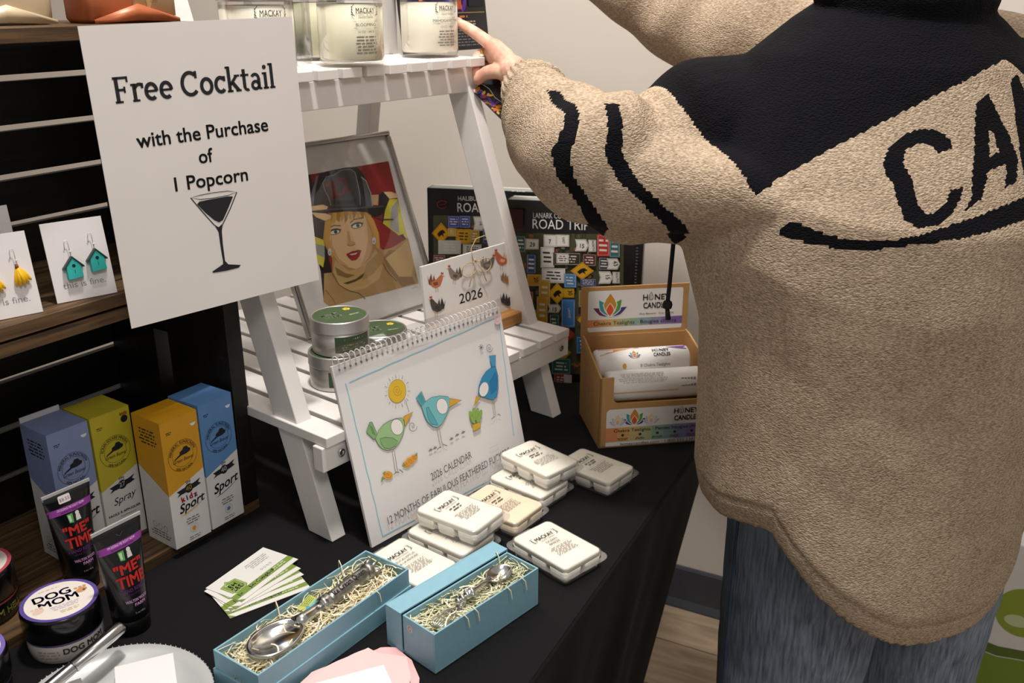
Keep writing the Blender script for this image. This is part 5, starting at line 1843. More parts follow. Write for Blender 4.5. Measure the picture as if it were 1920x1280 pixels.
def chain(mb, pts, rads, n=20, sub=6):
    """a smooth limb through the joints: rings along a Catmull-Rom path with rounded ends"""
    P = [Vector(p) for p in pts]
    path, rr = [], []
    for i in range(len(P) - 1):
        p0, p1, p2, p3 = P[max(i - 1, 0)], P[i], P[i + 1], P[min(i + 2, len(P) - 1)]
        for k in range(sub):
            t = k / sub
            path.append(.5 * ((2 * p1) + (p2 - p0) * t + (2 * p0 - 5 * p1 + 4 * p2 - p3) * t * t + (3 * p1 - p0 - 3 * p2 + p3) * t ** 3))
            rr.append(rads[i] + (rads[i + 1] - rads[i]) * t)
    path.append(P[-1])
    rr.append(rads[-1])
    a, b = path[0], path[1]
    d0 = (a - b).normalized()
    d1 = (path[-1] - path[-2]).normalized()
    pre = [(a + d0 * rads[0] * s_, rads[0] * math.sqrt(max(.0025, 1 - s_ * s_))) for s_ in (.98, .8, .45)]
    post = [(path[-1] + d1 * rads[-1] * s_, rads[-1] * math.sqrt(max(.0025, 1 - s_ * s_))) for s_ in (.45, .8, .98)]
    path = [p for p, _ in pre] + path + [p for p, _ in post]
    rr = [r for _, r in pre] + rr + [r for _, r in post]
    mb.tube(path, rr, n)
    return path, rr

def fuse(mb, voxel, smooth, name):
    """union of the closed pieces as one continuous surface"""
    me = mb.mesh(name, [])
    o = bpy.data.objects.new(name, me)
    COL.objects.link(o)
    m = o.modifiers.new('fuse', 'REMESH')
    m.mode = 'VOXEL'
    m.voxel_size = voxel
    m.use_smooth_shade = True
    if smooth:
        s_ = o.modifiers.new('smooth', 'SMOOTH')
        s_.factor = .5
        s_.iterations = smooth
    dg = bpy.context.evaluated_depsgraph_get()
    out = bpy.data.meshes.new_from_object(o.evaluated_get(dg))
    bpy.data.objects.remove(o)
    bpy.data.meshes.remove(me)
    out.name = name
    out.polygons.foreach_set('use_smooth', [True] * len(out.polygons))
    return out

# joints
LSH = Vector((-.275, 1.085, 1.225))
LEL = Vector((-0.4027, 0.9748, 1.1792))
LWR = Vector((-0.5960, 1.1987, 1.2342))
RSH = Vector((.005, 1.335, 1.245))
REL = Vector((-0.3991, 1.4266, 1.2960))
RWR = Vector((-0.6481, 1.4547, 1.4091))
NECK = PO + FD * .045 + Vector((0, 0, 1.365))

# ---- body (mostly covered): trunk, neck, head, arms, hands, legs in one surface
mb = MB()
c0 = PO - Vector((0, 0, 0))
W0 = lambda p: Vector(p) - PO
chain(mb, [W0(PO + Vector((0, 0, .92))), W0(PO + FD * .02 + Vector((0, 0, 1.1))), W0(PO + FD * .035 + Vector((0, 0, 1.26))), W0(NECK)], [.115, .115, .10, .052])
chain(mb, [W0(LSH - Vector((0, 0, .05))), W0(LSH.lerp(LEL, .55) - Vector((0, 0, .04))), W0(LEL), W0(LWR)], [.042, .040, .038, .024])
chain(mb, [W0(RSH - Vector((0, 0, .04))), W0(REL), W0(RWR)], [.042, .038, .024])
chain(mb, [W0(LSH - Vector((0, 0, .05))), W0(RSH - Vector((0, 0, .05)))], [.045, .045])
for s_ in (-1, 1):
    hip = PO + RT * (.038 + .085 * s_) + Vector((0, 0, .90))
    chain(mb, [W0(hip), W0(PO + RT * (.038 + .098 * s_) + FD * .01 + Vector((0, 0, .48))), W0(PO + RT * (.038 + .103 * s_) + Vector((0, 0, .09)))], [.075, .050, .036])
HC = NECK + FD * .045 + Vector((0, 0, .145))
chain(mb, [W0(NECK - Vector((0, 0, .02))), W0(HC - Vector((0, 0, .05)))], [.055, .055])
chain(mb, [W0(HC - FD * .02 + Vector((0, 0, .02))), W0(HC + FD * .02 - Vector((0, 0, .015)))], [.092, .080])
chain(mb, [W0(HC + FD * .045 - Vector((0, 0, .06))), W0(HC + FD * .060 - Vector((0, 0, .085)))], [.048, .030])
chain(mb, [W0(HC + FD * .088 + Vector((0, 0, .005))), W0(HC + FD * .110 - Vector((0, 0, .030)))], [.010, .014])
for s_ in (-1, 1):
    chain(mb, [W0(HC + RT * (.078 * s_) + Vector((0, 0, .012))), W0(HC + RT * (.082 * s_) - Vector((0, 0, .025)))], [.018, .012])
body = fuse(mb, .009, 4, 'body')
# the hand with its fingers is finer and grows out of the forearm inside the cuff
def hand(spec, wr):
    h_ = MB()
    for ch, rads in spec['f']:
        chain(h_, [W0(p) for p in ch], rads, 14, 5)
    for m_, r_ in spec['m']:
        chain(h_, [W0(wr), W0(wr.lerp(m_, .55)), W0(m_)], [.0200, r_ * 1.22, r_], 16, 4)
    for a_, b_, r_ in spec['w']:
        chain(h_, [W0(a_), W0(b_)], [r_, r_], 12, 3)
    return h_
IM, MM, RM, PM_ = Vector((-0.6503, 1.2236, 1.2743)), Vector((-0.6614, 1.2379, 1.2646)), Vector((-0.6645, 1.2500, 1.2543)), Vector((-0.6629, 1.2585, 1.2442))
F_I = [IM, Vector((-0.6823, 1.2341, 1.2897)), Vector((-0.7055, 1.2430, 1.2991)), Vector((-0.7245, 1.2502, 1.3051))]
F_M = [MM, Vector((-0.6814, 1.2347, 1.2613)), Vector((-0.6811, 1.2213, 1.2461)), Vector((-0.6701, 1.2120, 1.2332))]
F_R = [RM, Vector((-0.6850, 1.2474, 1.2501)), Vector((-0.6835, 1.2348, 1.2355)), Vector((-0.6717, 1.2259, 1.2255))]
F_P = [PM_, Vector((-0.6813, 1.2567, 1.2392)), Vector((-0.6801, 1.2461, 1.2295)), Vector((-0.6703, 1.2408, 1.2221))]
F_T = [Vector((-0.6097, 1.1998, 1.2393)), Vector((-0.6334, 1.2040, 1.2438)), Vector((-0.6538, 1.2043, 1.2409)), Vector((-0.6654, 1.2019, 1.2320))]
FR_ = [.0098, .0088, .0080, .0066]
spec = {'f': [(F_I, FR_), (F_M, [.0098, .0090, .0082, .0070]), (F_R, [.0095, .0086, .0078, .0066]), (F_P, [.0086, .0076, .0068, .0058]), (F_T, [.0130, .0112, .0096, .0078])],
        'm': [(IM, .0126), (MM, .0126), (RM, .0120), (PM_, .0112)],
        'w': [(LWR + (LEL - LWR) * .35, LWR, .0225), (IM, PM_, .0105), (IM.lerp(LWR, .35), PM_.lerp(LWR, .35), .0160), (IM.lerp(LWR, .7), PM_.lerp(LWR, .65), .0205)]}
hm_ = fuse(hand(spec, LWR), .0017, 3, 'hand')
# right hand, out of the picture above: relaxed
fz = (RWR - REL).normalized()
fu = Vector((0, 0, 1))
fs = fz.cross(fu).normalized()
fu = fs.cross(fz).normalized()
sp2 = {'f': [], 'm': [], 'w': [(RWR - fz * .07, RWR, .0225)]}
ms = []
for k, (o_, l_) in enumerate(((-.027, .072), (-.009, .080), (.009, .075), (.026, .060))):
    m_ = RWR + fz * .082 + fs * o_
    ms.append(m_)
    sp2['f'].append(([m_, m_ + fz * l_ * .45 - fu * .008, m_ + fz * l_ * .75 - fu * .024, m_ + fz * l_ * .92 - fu * .042], FR_))
    sp2['m'].append((m_, .011))
tb = RWR + fz * .022 - fs * .022
sp2['f'].append(([tb, tb + fz * .030 - fs * .018 - fu * .01, tb + fz * .058 - fs * .022 - fu * .02, tb + fz * .080 - fs * .018 - fu * .03], [.013, .011, .0096, .0078]))
sp2['w'].append((ms[0], ms[3], .0105))
sp2['w'].append((ms[0].lerp(RWR, .4), ms[3].lerp(RWR, .4), .013))
hr_ = fuse(hand(sp2, RWR), .0026, 3, 'hand')
bm = bmesh.new()
for m_ in (body, hm_, hr_):
    bm.from_mesh(m_)
me = bpy.data.meshes.new('body')
bm.to_mesh(me)
bm.free()
me.polygons.foreach_set('use_smooth', [True] * len(me.polygons))
m, t, b = nt('skin')
tc = t.nodes.new('ShaderNodeTexCoord')
n1 = t.nodes.new('ShaderNodeTexNoise')
n1.inputs['Scale'].default_value = 55
n1.inputs['Detail'].default_value = 5
t.links.new(tc.outputs['Object'], n1.inputs['Vector'])
r = t.nodes.new('ShaderNodeValToRGB')
r.color_ramp.elements[0].color = (*lin('#d69a83'), 1)
r.color_ramp.elements[1].color = (*lin('#e9bda6'), 1)
r.color_ramp.elements[0].position, r.color_ramp.elements[1].position = .35, .65
t.links.new(n1.outputs['Fac'], r.inputs['Fac'])
t.links.new(r.outputs['Color'], b.inputs['Base Color'])
b.inputs['Roughness'].default_value = .5
b.inputs['Subsurface Weight'].default_value = .15
b.inputs['Subsurface Radius'].default_value = (.008, .004, .002)
bp = t.nodes.new('ShaderNodeBump')
bp.inputs['Strength'].default_value = .15
bp.inputs['Distance'].default_value = .002
t.links.new(n1.outputs['Fac'], bp.inputs['Height'])
t.links.new(bp.outputs['Normal'], b.inputs['Normal'])
me.materials.append(m)
BODY = inst('body', me, PER)
# nails, eyes, mouth
mb = MB()
nd = (F_I[3] - F_I[2]).normalized()
up_ = Vector((0, 0, 1))
sd = nd.cross(up_).normalized()
nu = sd.cross(nd)
mb.lathe([(.0048, -.0004), (.0050, .0004), (.002, .0010)], 14, M=Matrix.Translation(W0(F_I[3] + nd * .0005 + nu * .0062)) @ Matrix((( *sd, 0), (*nd, 0), (*nu, 0), (0, 0, 0, 1))).transposed())
mb.build('fingernail', pm('#e0a9a0', .3, var=0), BODY)
for s_ in (-1, 1):
    mb = MB()
    ec = W0(HC + FD * .083 + RT * (.030 * s_) + Vector((0, 0, .012)))
    mb.lathe([(.0005, -.012), (.0085, -.0085), (.012, 0), (.0085, .0085), (.0005, .012)], 16, c=ec)
    e_ = mb.build('eye', pm('#e8e4e0', .25, var=0), BODY)
    mb = MB()
    mb.lathe([(.0005, -.005), (.005, -.002), (.005, .002), (.0005, .005)], 12, c=ec + FD * .0095)
    mb.build('iris', pm('#3c4a52', .2, var=0), e_)
mb = MB()
mc = HC + FD * .088 - Vector((0, 0, .062))
mb.tube([W0(mc - RT * .022), W0(mc + FD * .008 - RT * .008), W0(mc + FD * .009 + RT * .008), W0(mc + RT * .022)], [.002, .0052, .0052, .002], 10)
mb.build('mouth', pm('#b8655c', .45, var=0), BODY)
mb = MB()
chain(mb, [W0(HC - FD * .030 + Vector((0, 0, .035))), W0(HC - FD * .015 + Vector((0, 0, .055)))], [.100, .088])
chain(mb, [W0(HC - FD * .070 - Vector((0, 0, .0))), W0(HC - FD * .085 - Vector((0, 0, .08))), W0(HC - FD * .080 - Vector((0, 0, .115)))], [.068, .055, .030])
for s_ in (-1, 1):
    chain(mb, [W0(HC + RT * (.078 * s_) + Vector((0, 0, .05))), W0(HC + RT * (.088 * s_) - FD * .015 - Vector((0, 0, .05)))], [.036, .022])
hm2 = fuse(mb, .006, 3, 'hair')
hm2.materials.append(pm('#6b5a49', .55, var=.12, scale=90, bump=.3))
inst('hair', hm2, PER)

# ---- jeans
mb = MB()
hipc = PO + FD * .008 + RT * .038
def oval(c, a_, b_, n=40, ph=0.):
    return [W0(c + RT * (a_ * math.cos(2 * PI * i / n)) + FD * (b_ * math.sin(2 * PI * i / n))) for i in range(n)]
mb.loft([oval(hipc + Vector((0, 0, 1.02)), .155, .115), oval(hipc + Vector((0, 0, .96)), .172, .130), oval(hipc + Vector((0, 0, .88)), .190, .146), oval(hipc + Vector((0, 0, .80)), .194, .148), oval(hipc + Vector((0, 0, .745)), .184, .126)])
def legz(s_, z):
    t_ = (.80 - z) / .72
    off = .095 + .010 * t_
    c = hipc + RT * (off * s_) + FD * (.010 * math.sin(t_ * PI)) + Vector((0, 0, z))
    a_ = .100 - .018 * min(1, t_ * 1.6) + .006 * t_
    b_ = .130 - .042 * min(1, t_ * 1.5)
    return c, a_, b_
for s_ in (-1, 1):
    rings = []
    for k in range(26):
        z = .80 - .72 * k / 25
        c, a_, b_ = legz(s_, z)
        rg = []
        for i in range(40):
            an = 2 * PI * i / 40
            wr = 1 + .018 * math.sin(an * 3 + z * 38) * math.sin(z * 55 + s_) + (.03 * math.sin(z * 120 + an) if z < .2 else 0)
            rg.append(W0(c + RT * (a_ * wr * math.cos(an)) + FD * (b_ * wr * math.sin(an))))
        rings.append(rg[::-1])
    mb.loft(rings)
jm = fuse(mb, .0065, 2, 'jeans')
m, t, b = nt('blue_denim')
tc = t.nodes.new('ShaderNodeTexCoord')
mp = t.nodes.new('ShaderNodeMapping')
mp.inputs['Scale'].default_value = (260, 260, 22)
t.links.new(tc.outputs['Object'], mp.inputs['Vector'])
n1 = t.nodes.new('ShaderNodeTexNoise')
n1.inputs['Scale'].default_value = 1.
n1.inputs['Detail'].default_value = 4
t.links.new(mp.outputs[0], n1.inputs['Vector'])
n2 = t.nodes.new('ShaderNodeTexNoise')
n2.inputs['Scale'].default_value = 7
n2.inputs['Detail'].default_value = 3
t.links.new(tc.outputs['Object'], n2.inputs['Vector'])
mx = t.nodes.new('ShaderNodeMath')
mx.operation = 'MULTIPLY_ADD'
mx.inputs[1].default_value = .7
t.links.new(n2.outputs['Fac'], mx.inputs[0])
t.links.new(n1.outputs['Fac'], mx.inputs[2])
r = t.nodes.new('ShaderNodeValToRGB')
r.color_ramp.elements[0].color = (*lin('#3a4759'), 1)
r.color_ramp.elements[1].color = (*lin('#8592a4'), 1)
r.color_ramp.elements[0].position, r.color_ramp.elements[1].position = .55, 1.05
t.links.new(mx.outputs[0], r.inputs['Fac'])
t.links.new(r.outputs['Color'], b.inputs['Base Color'])
b.inputs['Roughness'].default_value = .85
bp = t.nodes.new('ShaderNodeBump')
bp.inputs['Strength'].default_value = .3
bp.inputs['Distance'].default_value = .001
t.links.new(n1.outputs['Fac'], bp.inputs['Height'])
t.links.new(bp.outputs['Normal'], b.inputs['Normal'])
jm.materials.append(m)
JE = inst('jeans', jm, PER)
for s_ in (-1, 1):
    mb = MB()
    pts = []
    for k in range(24):
        z = .80 - .70 * k / 23
        c, a_, b_ = legz(s_, z)
        an = PI if s_ < 0 else 0
        an += .15 * s_
        pts.append(W0(c + RT * ((a_ + .0005) * math.cos(an)) + FD * ((b_ + .0005) * math.sin(an))))
    mb.tube(pts, .0022, 6)
    mb.build('side_seam', pm('#394a63', .85, var=.2, scale=300), JE)
for s_ in (-1, 1):
    t_ = PO + RT * (.038 + .104 * s_)
    mb = MB()
    rings = []
    for yy, w_, h_ in ((-.105, .022, .040), (-.095, .034, .060), (-.04, .040, .075), (.03, .043, .062), (.10, .047, .045), (.150, .040, .034), (.172, .018, .022)):
        rings.append([W0(t_ + FD * yy + RT * (w_ * math.cos(an)) + Vector((0, 0, max(.0, .002 + h_ * .5 + h_ * .5 * math.sin(an))))) for an in [2 * PI * i / 20 for i in range(20)]])
    mb.loft(rings)
    mb.build('shoe', pm('#2c2a2b', .6, var=.1), PER)

# ---- sweater
mb = MB()
HEM_A = [0, 30, 90, 150, 171, 180, 198, 207, 216, 224, 232, 246, 255, 264, 284, 299, 318, 335, 348, 360]
HEM_Z = [.780, .772, .758, .764, .764, .758, .768, .772, .741, .716, .693, .659, .645, .642, .640, .655, .695, .745, .775, .780]
def hem(an):
    return float(np.interp(math.degrees(an) % 360, HEM_A, HEM_Z))
lv = [(0., .205, .163, .000), (.06, .212, .170, .000), (.20, .210, .170, .006), (.38, .218, .178, .018), (.55, .246, .190, .030), (.68, .262, .190, .040), (.80, .214, .150, .044), (.90, .168, .118, .044), (.96, .120, .092, .046), (1.0, .080, .072, .048)]
rings = []
n = 72
for k, (u, a_, b_, fo) in enumerate(lv):
    rg = []
    for i in range(n):
        an = 2 * PI * i / n
        z0 = hem(an)
        z = z0 + (1.345 - z0) * u
        fold = 1 + .020 * math.sin(an * 5 + u * 4) * (1 - u) + .018 * math.sin(an * 3 - u * 9 + 1.) + .011 * math.sin(an * 7 + u * 13) * math.sin(PI * min(1, max(0, (u - .12) / .6)))
        rg.append(W0(PO + RT * (a_ * fold * math.cos(an)) + FD * (b_ * fold * math.sin(an) + fo) + Vector((0, 0, z))))
    rings.append(rg)
mb.loft(rings)
# sleeves: loose, with soft creases
def sleeve(pts, rads, seed, crease=.006):
    P = [Vector(p) for p in pts]
    path, rr = [], []
    sub = 10
    for i in range(len(P) - 1):
        p0, p1, p2, p3 = P[max(i - 1, 0)], P[i], P[i + 1], P[min(i + 2, len(P) - 1)]
        for k in range(sub):
            t_ = k / sub
            path.append(.5 * ((2 * p1) + (p2 - p0) * t_ + (2 * p0 - 5 * p1 + 4 * p2 - p3) * t_ * t_ + (3 * p1 - p0 - 3 * p2 + p3) * t_ ** 3))
            rr.append(rads[i] + (rads[i + 1] - rads[i]) * t_)
    path.append(P[-1])
    rr.append(rads[-1])
    up = Vector((0, 0, 1))
    rings = []
    m_ = len(path)
    for k in range(m_):
        t_ = (path[min(k + 1, m_ - 1)] - path[max(k - 1, 0)]).normalized()
        u_ = (up - t_ * up.dot(t_)).normalized()
        w_ = t_.cross(u_)
        rg = []
        for i in range(32):
            an = 2 * PI * i / 32
            r_ = rr[k] + crease * math.sin(k * .9 + 1.3 * math.sin(an + seed) + seed) * (.6 + .4 * math.cos(an * 2 + seed)) * min(1, (m_ - k) / 6)
            rg.append(W0(path[k] + u_ * (r_ * math.cos(an)) + w_ * (r_ * math.sin(an))))
        rings.append(rg)
    mb.loft(rings)
    return path, rr
SL_PTS = [PO + FD * .03 + Vector((0, 0, 1.16)) - RT * .05, LSH + Vector((.0, .0, -.050)), LSH.lerp(LEL, .55) + Vector((0, 0, -.040)), LEL, LEL.lerp(LWR, .45) + Vector((-.005, 0, -.012)), LWR.lerp(LEL, .27)]
SL_R = [.125, .112, .086, .072, .059, .042]
SLP, SLR = sleeve(SL_PTS, SL_R, 1.)
SR_PTS = [PO + FD * .03 + Vector((0, 0, 1.16)) + RT * .05, RSH + Vector((0, 0, -.04)), RSH.lerp(REL, .55), REL, REL.lerp(RWR, .45), RWR.lerp(REL, .12)]
SRP, SRR = sleeve(SR_PTS, SL_R, 2.3)
# the slack of the raised sleeve hangs in a fold below the arm
chain(mb, [W0(Vector((-0.3601, 0.9692, 1.1566))), W0(Vector((-0.2891, 0.9825, 1.1535))), W0(Vector((-0.2227, 0.9698, 1.1511))), W0(Vector((-0.1760, 0.9582, 1.1409)))], [.060, .052, .040, .020], 24, 8)
# hood lying on the back of the neck
hp = []
for k in range(13):
    an = PI * (.02 + .96 * k / 12)
    hp.append(W0(NECK + RT * (.092 * math.cos(an)) - FD * (.075 * math.sin(an) - .02) + Vector((0, 0, -.012 - .012 * math.sin(an)))))
mb.tube(hp, [.018 + .020 * math.sin(PI * k / 12) for k in range(13)], 16)
sw = fuse(mb, .0034, 4, 'sweater')

# knitted-in black: a yoke over the shoulders, letters across the back, a line below them, bands round the sleeve
# garment coordinates: u to the person's right, v height
def interp(x, tab):
    if x <= tab[0][0]:
        return tab[0][1]
    for (x0, y0), (x1, y1) in zip(tab, tab[1:]):
        if x <= x1:
            return y0 + (y1 - y0) * (x - x0) / (x1 - x0)
    return tab[-1][1]
YB = [(-.26, 1.143), (-.2319, 1.1591), (-.2069, 1.1742), (-.1581, 1.2018), (-.1068, 1.2269), (-.0509, 1.2512), (.017, 1.2756), (.0491, 1.2837), (.0737, 1.2684), (.15, 1.232), (.25, 1.184), (.32, 1.150)]
YL = [(1.10, -.215), (1.1591, -.2319), (1.1985, -.2425), (1.2183, -.2518), (1.241, -.2578), (1.2496, -.2568), (1.27, -.262), (1.30, -.262)]
BAND1 = [(1.07, -.315), (1.09, -.330), (1.13, -.361), (1.1685, -.388), (1.1915, -.392), (1.231, -.374), (1.26, -.362)]
BAND2 = [(1.07, -.225), (1.10, -.262), (1.1353, -.301), (1.1645, -.3314), (1.1937, -.3457), (1.2416, -.337), (1.27, -.330)]
LET_C = [(-.0418, 1.2033), (-.0427, 1.2118), (-.0524, 1.2194), (-.0682, 1.2213), (-.0871, 1.2173), (-.1031, 1.2064), (-.1133, 1.1921), (-.1144, 1.1814), (-.1095, 1.1719), (-.1087, 1.1554), (-.1072, 1.1413), (-.0951, 1.1329), (-.076, 1.1348), (-.0581, 1.1449), (-.0448, 1.1575), (-.0376, 1.1681), (-.0527, 1.1662), (-.0593, 1.1569), (-.073, 1.1466), (-.083, 1.1445), (-.0894, 1.1505), (-.0898, 1.1647), (-.0913, 1.179), (-.0947, 1.1909), (-.0891, 1.2028), (-.0749, 1.2088), (-.0635, 1.2062), (-.0571, 1.1988)]
LET_A = [(-.0056, 1.2433), (-.0174, 1.2012), (-.0326, 1.1582), (-.0455, 1.1432), (-.0206, 1.1564), (-.0057, 1.1811), (.0184, 1.1859), (.0166, 1.1774), (.0099, 1.1631), (.0291, 1.1691), (.0385, 1.1908), (.0317, 1.2112), (.0231, 1.2292), (.0124, 1.2517)]
LET_AH = [(.0057, 1.22), (.0092, 1.2174), (.0128, 1.1973), (-.0003, 1.1943)]
LET_N = [(.049, 1.263), (.0623, 1.2692), (.090, 1.205), (.090, 1.258), (.104, 1.250), (.104, 1.160), (.092, 1.166), (.060, 1.228), (.053, 1.176), (.0408, 1.173)]
LET_A2 = [(.118, 1.160), (.136, 1.238), (.152, 1.232), (.176, 1.130), (.160, 1.136), (.156, 1.160), (.138, 1.168), (.132, 1.154)]
LINE = [(-.2119, 1.1256), (-.2022, 1.1367), (-.18, 1.1278), (-.1584, 1.1213), (-.1313, 1.1209), (-.094, 1.127), (-.0499, 1.1374), (.0002, 1.1479), (.0338, 1.1544), (.09, 1.152), (.16, 1.128), (.24, 1.10), (.24, 1.08), (.16, 1.106), (.09, 1.130), (.0271, 1.1336), (-.0052, 1.1288), (-.0536, 1.1221), (-.097, 1.1184), (-.1307, 1.1131), (-.1578, 1.1114), (-.1875, 1.1153), (-.2089, 1.1206)]
def inside(x, y, poly):
    c = False
    j = len(poly) - 1
    for i in range(len(poly)):
        xi, yi = poly[i]
        xj, yj = poly[j]
        if (yi > y) != (yj > y) and x < (xj - xi) * (y - yi) / (yj - yi) + xi:
            c = not c
        j = i
    return c
def black(u, v, f):
    if v < 1.06:
        return 0.
    if f < .17 and u > interp(v, YL) and v > interp(u, YB) and u < interp(v, [(1.15, .30), (1.27, .25), (1.295, .160), (1.34, .150)]):
        return 1.
    if f < 0 and v < 1.29:
        if inside(u, v, LINE) or inside(u, v, LET_C) or inside(u, v, LET_N) or inside(u, v, LET_A2):
            return 1.
        if inside(u, v, LET_A) and not inside(u, v, LET_AH):
            return 1.
    if u < -.20 and f < .22 and v < 1.246:
        if abs(u - interp(v, BAND1)) < .0066 - .0022 * max(0., (v - 1.19) / .05):
            return 1.
        if u < -.245 and v < 1.240 and abs(u - interp(v, BAND2)) < .0092 - .0025 * max(0., (v - 1.19) / .05):
            return 1.
    return 0.
nv = len(sw.vertices)
co = np.empty(nv * 3, dtype=np.float32)
sw.vertices.foreach_get('co', co)
co = co.reshape(-1, 3)
no = np.empty(nv * 3, dtype=np.float32)
sw.vertices.foreach_get('normal', no)
no = no.reshape(-1, 3)
U = co @ np.array(RT, dtype=np.float32)
F_ = co @ np.array(FD, dtype=np.float32)
V = co[:, 2]
inkv = np.array([black(float(a_), float(b_), float(c_)) for a_, b_, c_ in zip(U, V, F_)], dtype=np.float32)
# stitched hem band and side seams pressed in a little
an = np.arctan2(F_ / .165, U / .21)
hz = np.interp(np.degrees(an) % 360, HEM_A, HEM_Z)
hgt = (V - hz)
dent = np.exp(-((hgt - .030) / .0028) ** 2) * .0022
for sa in (R(207), R(-27)):
    da = np.angle(np.exp(1j * (an - sa)))
    dent += np.where(V < 1.06, np.exp(-(da * .19 / .0022) ** 2) * .0016, 0)
co2 = co - no * dent[:, None]
sw.vertices.foreach_set('co', co2.astype(np.float32).ravel())
at = sw.attributes.new('ink', 'FLOAT', 'POINT')
at.data.foreach_set('value', inkv)
m, t, b = nt('heather_knit')
tc = t.nodes.new('ShaderNodeTexCoord')
atn = t.nodes.new('ShaderNodeAttribute')
atn.attribute_name = 'ink'
def noise(sc, det=2., vec=None):
    n_ = t.nodes.new('ShaderNodeTexNoise')
    n_.inputs['Scale'].default_value = sc
    n_.inputs['Detail'].default_value = det
    t.links.new((vec or tc.outputs['Object']), n_.inputs['Vector'])
    return n_
mp = t.nodes.new('ShaderNodeMapping')
mp.inputs['Scale'].default_value = (1, 1, 1.9)
t.links.new(tc.outputs['Object'], mp.inputs['Vector'])
n1 = noise(260, 3, mp.outputs[0])
n2 = noise(28, 3)
ad = t.nodes.new('ShaderNodeMath')
ad.operation = 'MULTIPLY_ADD'
ad.inputs[1].default_value = .22
t.links.new(n2.outputs['Fac'], ad.inputs[0])
t.links.new(n1.outputs['Fac'], ad.inputs[2])
r = t.nodes.new('ShaderNodeValToRGB')
r.color_ramp.elements[0].color = (*lin('#8e7a66'), 1)
r.color_ramp.elements[1].color = (*lin('#c8b39b'), 1)
r.color_ramp.elements[0].position, r.color_ramp.elements[1].position = .40, .82
t.links.new(ad.outputs[0], r.inputs['Fac'])
th_ = t.nodes.new('ShaderNodeMath')
th_.operation = 'GREATER_THAN'
th_.inputs[1].default_value = .5
t.links.new(atn.outputs['Fac'], th_.inputs[0])
mix = t.nodes.new('ShaderNodeMix')
mix.data_type = 'RGBA'
t.links.new(th_.outputs[0], mix.inputs['Factor'])
t.links.new(r.outputs['Color'], mix.inputs['A'])
mix.inputs['B'].default_value = (*lin('#0d0c11'), 1)
t.links.new(mix.outputs['Result'], b.inputs['Base Color'])
b.inputs['Roughness'].default_value = .95
b.inputs['Specular IOR Level'].default_value = .15
# rows of stitches
vo = t.nodes.new('ShaderNodeTexVoronoi')
vo.inputs['Scale'].default_value = 330
t.links.new(mp.outputs[0], vo.inputs['Vector'])
bp = t.nodes.new('ShaderNodeBump')
bp.inputs['Strength'].default_value = .7
bp.inputs['Distance'].default_value = .0016
bp.invert = True
t.links.new(vo.outputs['Distance'], bp.inputs['Height'])
n3 = noise(11, 2)
bp2 = t.nodes.new('ShaderNodeBump')
bp2.inputs['Strength'].default_value = .5
bp2.inputs['Distance'].default_value = .02
t.links.new(n3.outputs['Fac'], bp2.inputs['Height'])
t.links.new(bp.outputs['Normal'], bp2.inputs['Normal'])
t.links.new(bp2.outputs['Normal'], b.inputs['Normal'])
sw.materials.append(m)
SWE = inst('sweater', sw, PER)
at2 = None

# ribbed cuffs
def cuff(path_end, toward, r0, r1, length):
    ax = (toward - path_end).normalized()
    u_ = ax.orthogonal().normalized()
    w_ = ax.cross(u_)
    mb = MB()
    rings = []
    N_ = 168
    for k in range(10):
        t_ = k / 9
        rr_ = (r0 + (r1 - r0) * t_ + .002 * math.sin(PI * min(1, t_ * 1.2))) if k else r0 * .75
        rg = []
        for i in range(N_):
            a_ = 2 * PI * i / N_
            q_ = rr_ + .0013 * math.cos(a_ * 28) * min(1, t_ * 3)
            rg.append(W0(path_end + ax * (length * t_ - .008) + u_ * (q_ * math.cos(a_)) + w_ * (q_ * math.sin(a_))))
        rings.append(rg)
    rings.append([W0(path_end + ax * (length - .010) + u_ * ((r1 - .005) * math.cos(2 * PI * i / N_)) + w_ * ((r1 - .005) * math.sin(2 * PI * i / N_))) for i in range(N_)])
    mb.loft(rings, cap=False)
    return mb
cuff(SLP[-1], LWR + (LWR - LEL) * .10, .0450, .0355, .058).build('cuff', m, SWE)
cuff(SRP[-1], RWR + (RWR - REL) * .10, .0425, .0340, .036).build('cuff', m, SWE)
# hood string
dp = Vector((-0.3214, 1.0424, 1.0410))
mb = MB()
mb.tube([W0(dp + Vector((.006, .010, .075))), W0(dp + Vector((.001, .002, .03))), W0(dp + Vector((0, 0, -.02))), W0(dp + Vector((-.001, 0, -.041)))], .0026, 10)
ds = mb.build('drawstring', pm('#101014', .8, var=.2, scale=600), SWE)
mb = MB()
mb.lathe([(.0006, -.006), (.0052, -.004), (.0062, 0), (.0050, .004), (.0020, .006)], 14, c=W0(dp + Vector((-.001, 0, -.044))))
mb.tube([W0(dp + Vector((-.001, 0, -.048))), W0(dp + Vector((.001, 0, -.062)))], [.0026, .0036], 8)
mb.build('knot', pm('#101014', .8, var=.2, scale=600), ds)

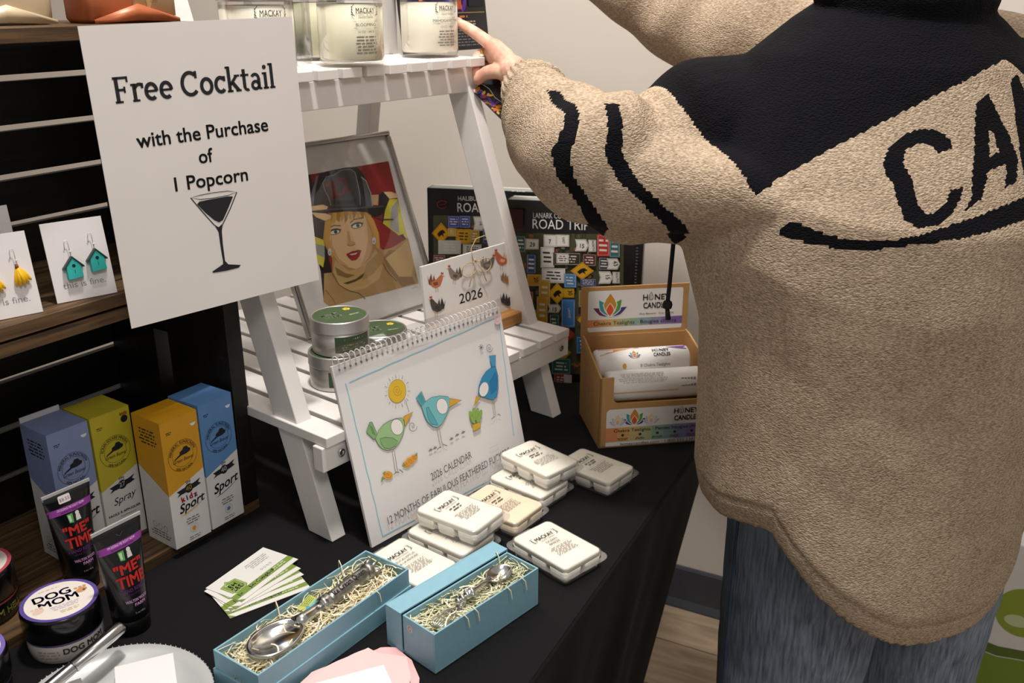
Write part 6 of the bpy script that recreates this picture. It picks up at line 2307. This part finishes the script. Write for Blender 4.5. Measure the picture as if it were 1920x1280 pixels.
# gold ring on a curled finger
RG = thing('finger_ring', 'gold ring with a pale stone on the pointing hand', 'ring', F_M[0].lerp(F_M[1], .62))
ax = (F_M[1] - F_M[0]).normalized()
u_ = ax.orthogonal().normalized()
w_ = ax.cross(u_)
mb = MB()
mb.tube([u_ * (.0104 * math.cos(a_)) + w_ * (.0104 * math.sin(a_)) for a_ in [2 * PI * k / 28 for k in range(28)]], .0016, 8, closed=True)
mb.build('band', pm('#c9a14a', .2, 1., var=.02), RG)
mb = MB()
vd = (Vector((0, 0, 1.35)) - F_M[0]).normalized()
sd_ = (vd - ax * vd.dot(ax)).normalized()
mb.lathe([(.0008, -.0022), (.0030, -.0012), (.0040, .0004), (.0028, .0018), (.0006, .0022)], 8, c=sd_ * .0118, smooth=False)
mb.build('stone', pm('#d9d2c4', .1, .3, var=.02), RG)

# glossy card pinched in the same hand
A_, B_, D_ = Vector((-0.6787, 1.2083, 1.2148)), Vector((-0.6270, 1.2057, 1.1742)), Vector((-0.6685, 1.2218, 1.2347))
xa = (B_ - A_).normalized()
ya = (D_ - A_)
ya = (ya - xa * ya.dot(xa)).normalized()
za = xa.cross(ya)
t = thing('postcard', 'small glossy black card with colourful print held in the pointing hand', 'card', A_)
t.matrix_world = Matrix.Translation(A_) @ Matrix(((*xa, 0), (*ya, 0), (*za, 0), (0, 0, 0, 1))).transposed()
MB().box((0, 0, -.0005), (.086, .048, 0)).build('sheet', pm('#141318', .3, var=0), t)
a = Art()
rnd = random.Random(8)
for k in range(46):
    x = rnd.uniform(.001, .084)
    a.poly(ell(x, rnd.uniform(.002, .006 + .010 * min(1, x / .03)), rnd.uniform(.0015, .005), rnd.uniform(.0012, .003), n=8, rot=rnd.uniform(0, 180)), rnd.choice(['#3a3f9a', '#5a3aa0', '#d8862c', '#e8b04a', '#b83a2c', '#d8d0c8', '#7a4a2a', '#2f6f6a']) if x < .02 else rnd.choice(['#d8862c', '#e8b04a', '#5a3aa0', '#c8682c', '#3a2a5a', '#8a5a2a']))
a.line([(.0, .016), (.015, .019), (.03, .016), (.05, .019)], .0008, '#d8c8a0')
a.text('Private Parties', .044, .035, .0062, '#e6e4e2', .012, width=.046)
a.text('Community', .050, .0285, .0062, '#e6e4e2', .012, width=.036)
a.text('Festivals', .050, .0220, .0062, '#e6e4e2', .012, width=.030)
a.build('printed_front', t)

# ================================================================== printed carton by the wall at the far right
t = thing('printed_carton', 'white carton with olive green circles on the floor by the wall', 'carton', (.20, 1.72, 0), rotz=0)
MB().box((-.24, -.10, 0.0005), (.24, .10, .47)).build('carton_body', pm('#e2dfda', .6, var=.02), t, bev=.003)
a = Art(z0=.0004)
G1, G2, G3 = '#93a23c', '#5f7030', '#7d9236'
a.poly(ell(-.033, .340, .044, .048, n=36), G1)
a.poly(ell(-.040, .322, .020, .012, n=24), '#c9d2a0')
a.poly([(-.11, .270), (-.06, .262), (.0, .268), (.06, .290), (.12, .30), (.12, .285), (.06, .272), (.0, .250), (-.06, .242), (-.11, .250)], G2)
a.poly([(-.11, .248), (-.06, .240), (.0, .248), (.06, .270), (.12, .283), (.12, .06), (-.11, .06)], G3)
a.poly(ell(.10, .38, .03, n=30), G2)
a.build('printed_side', t, face(0, -.10, 0))
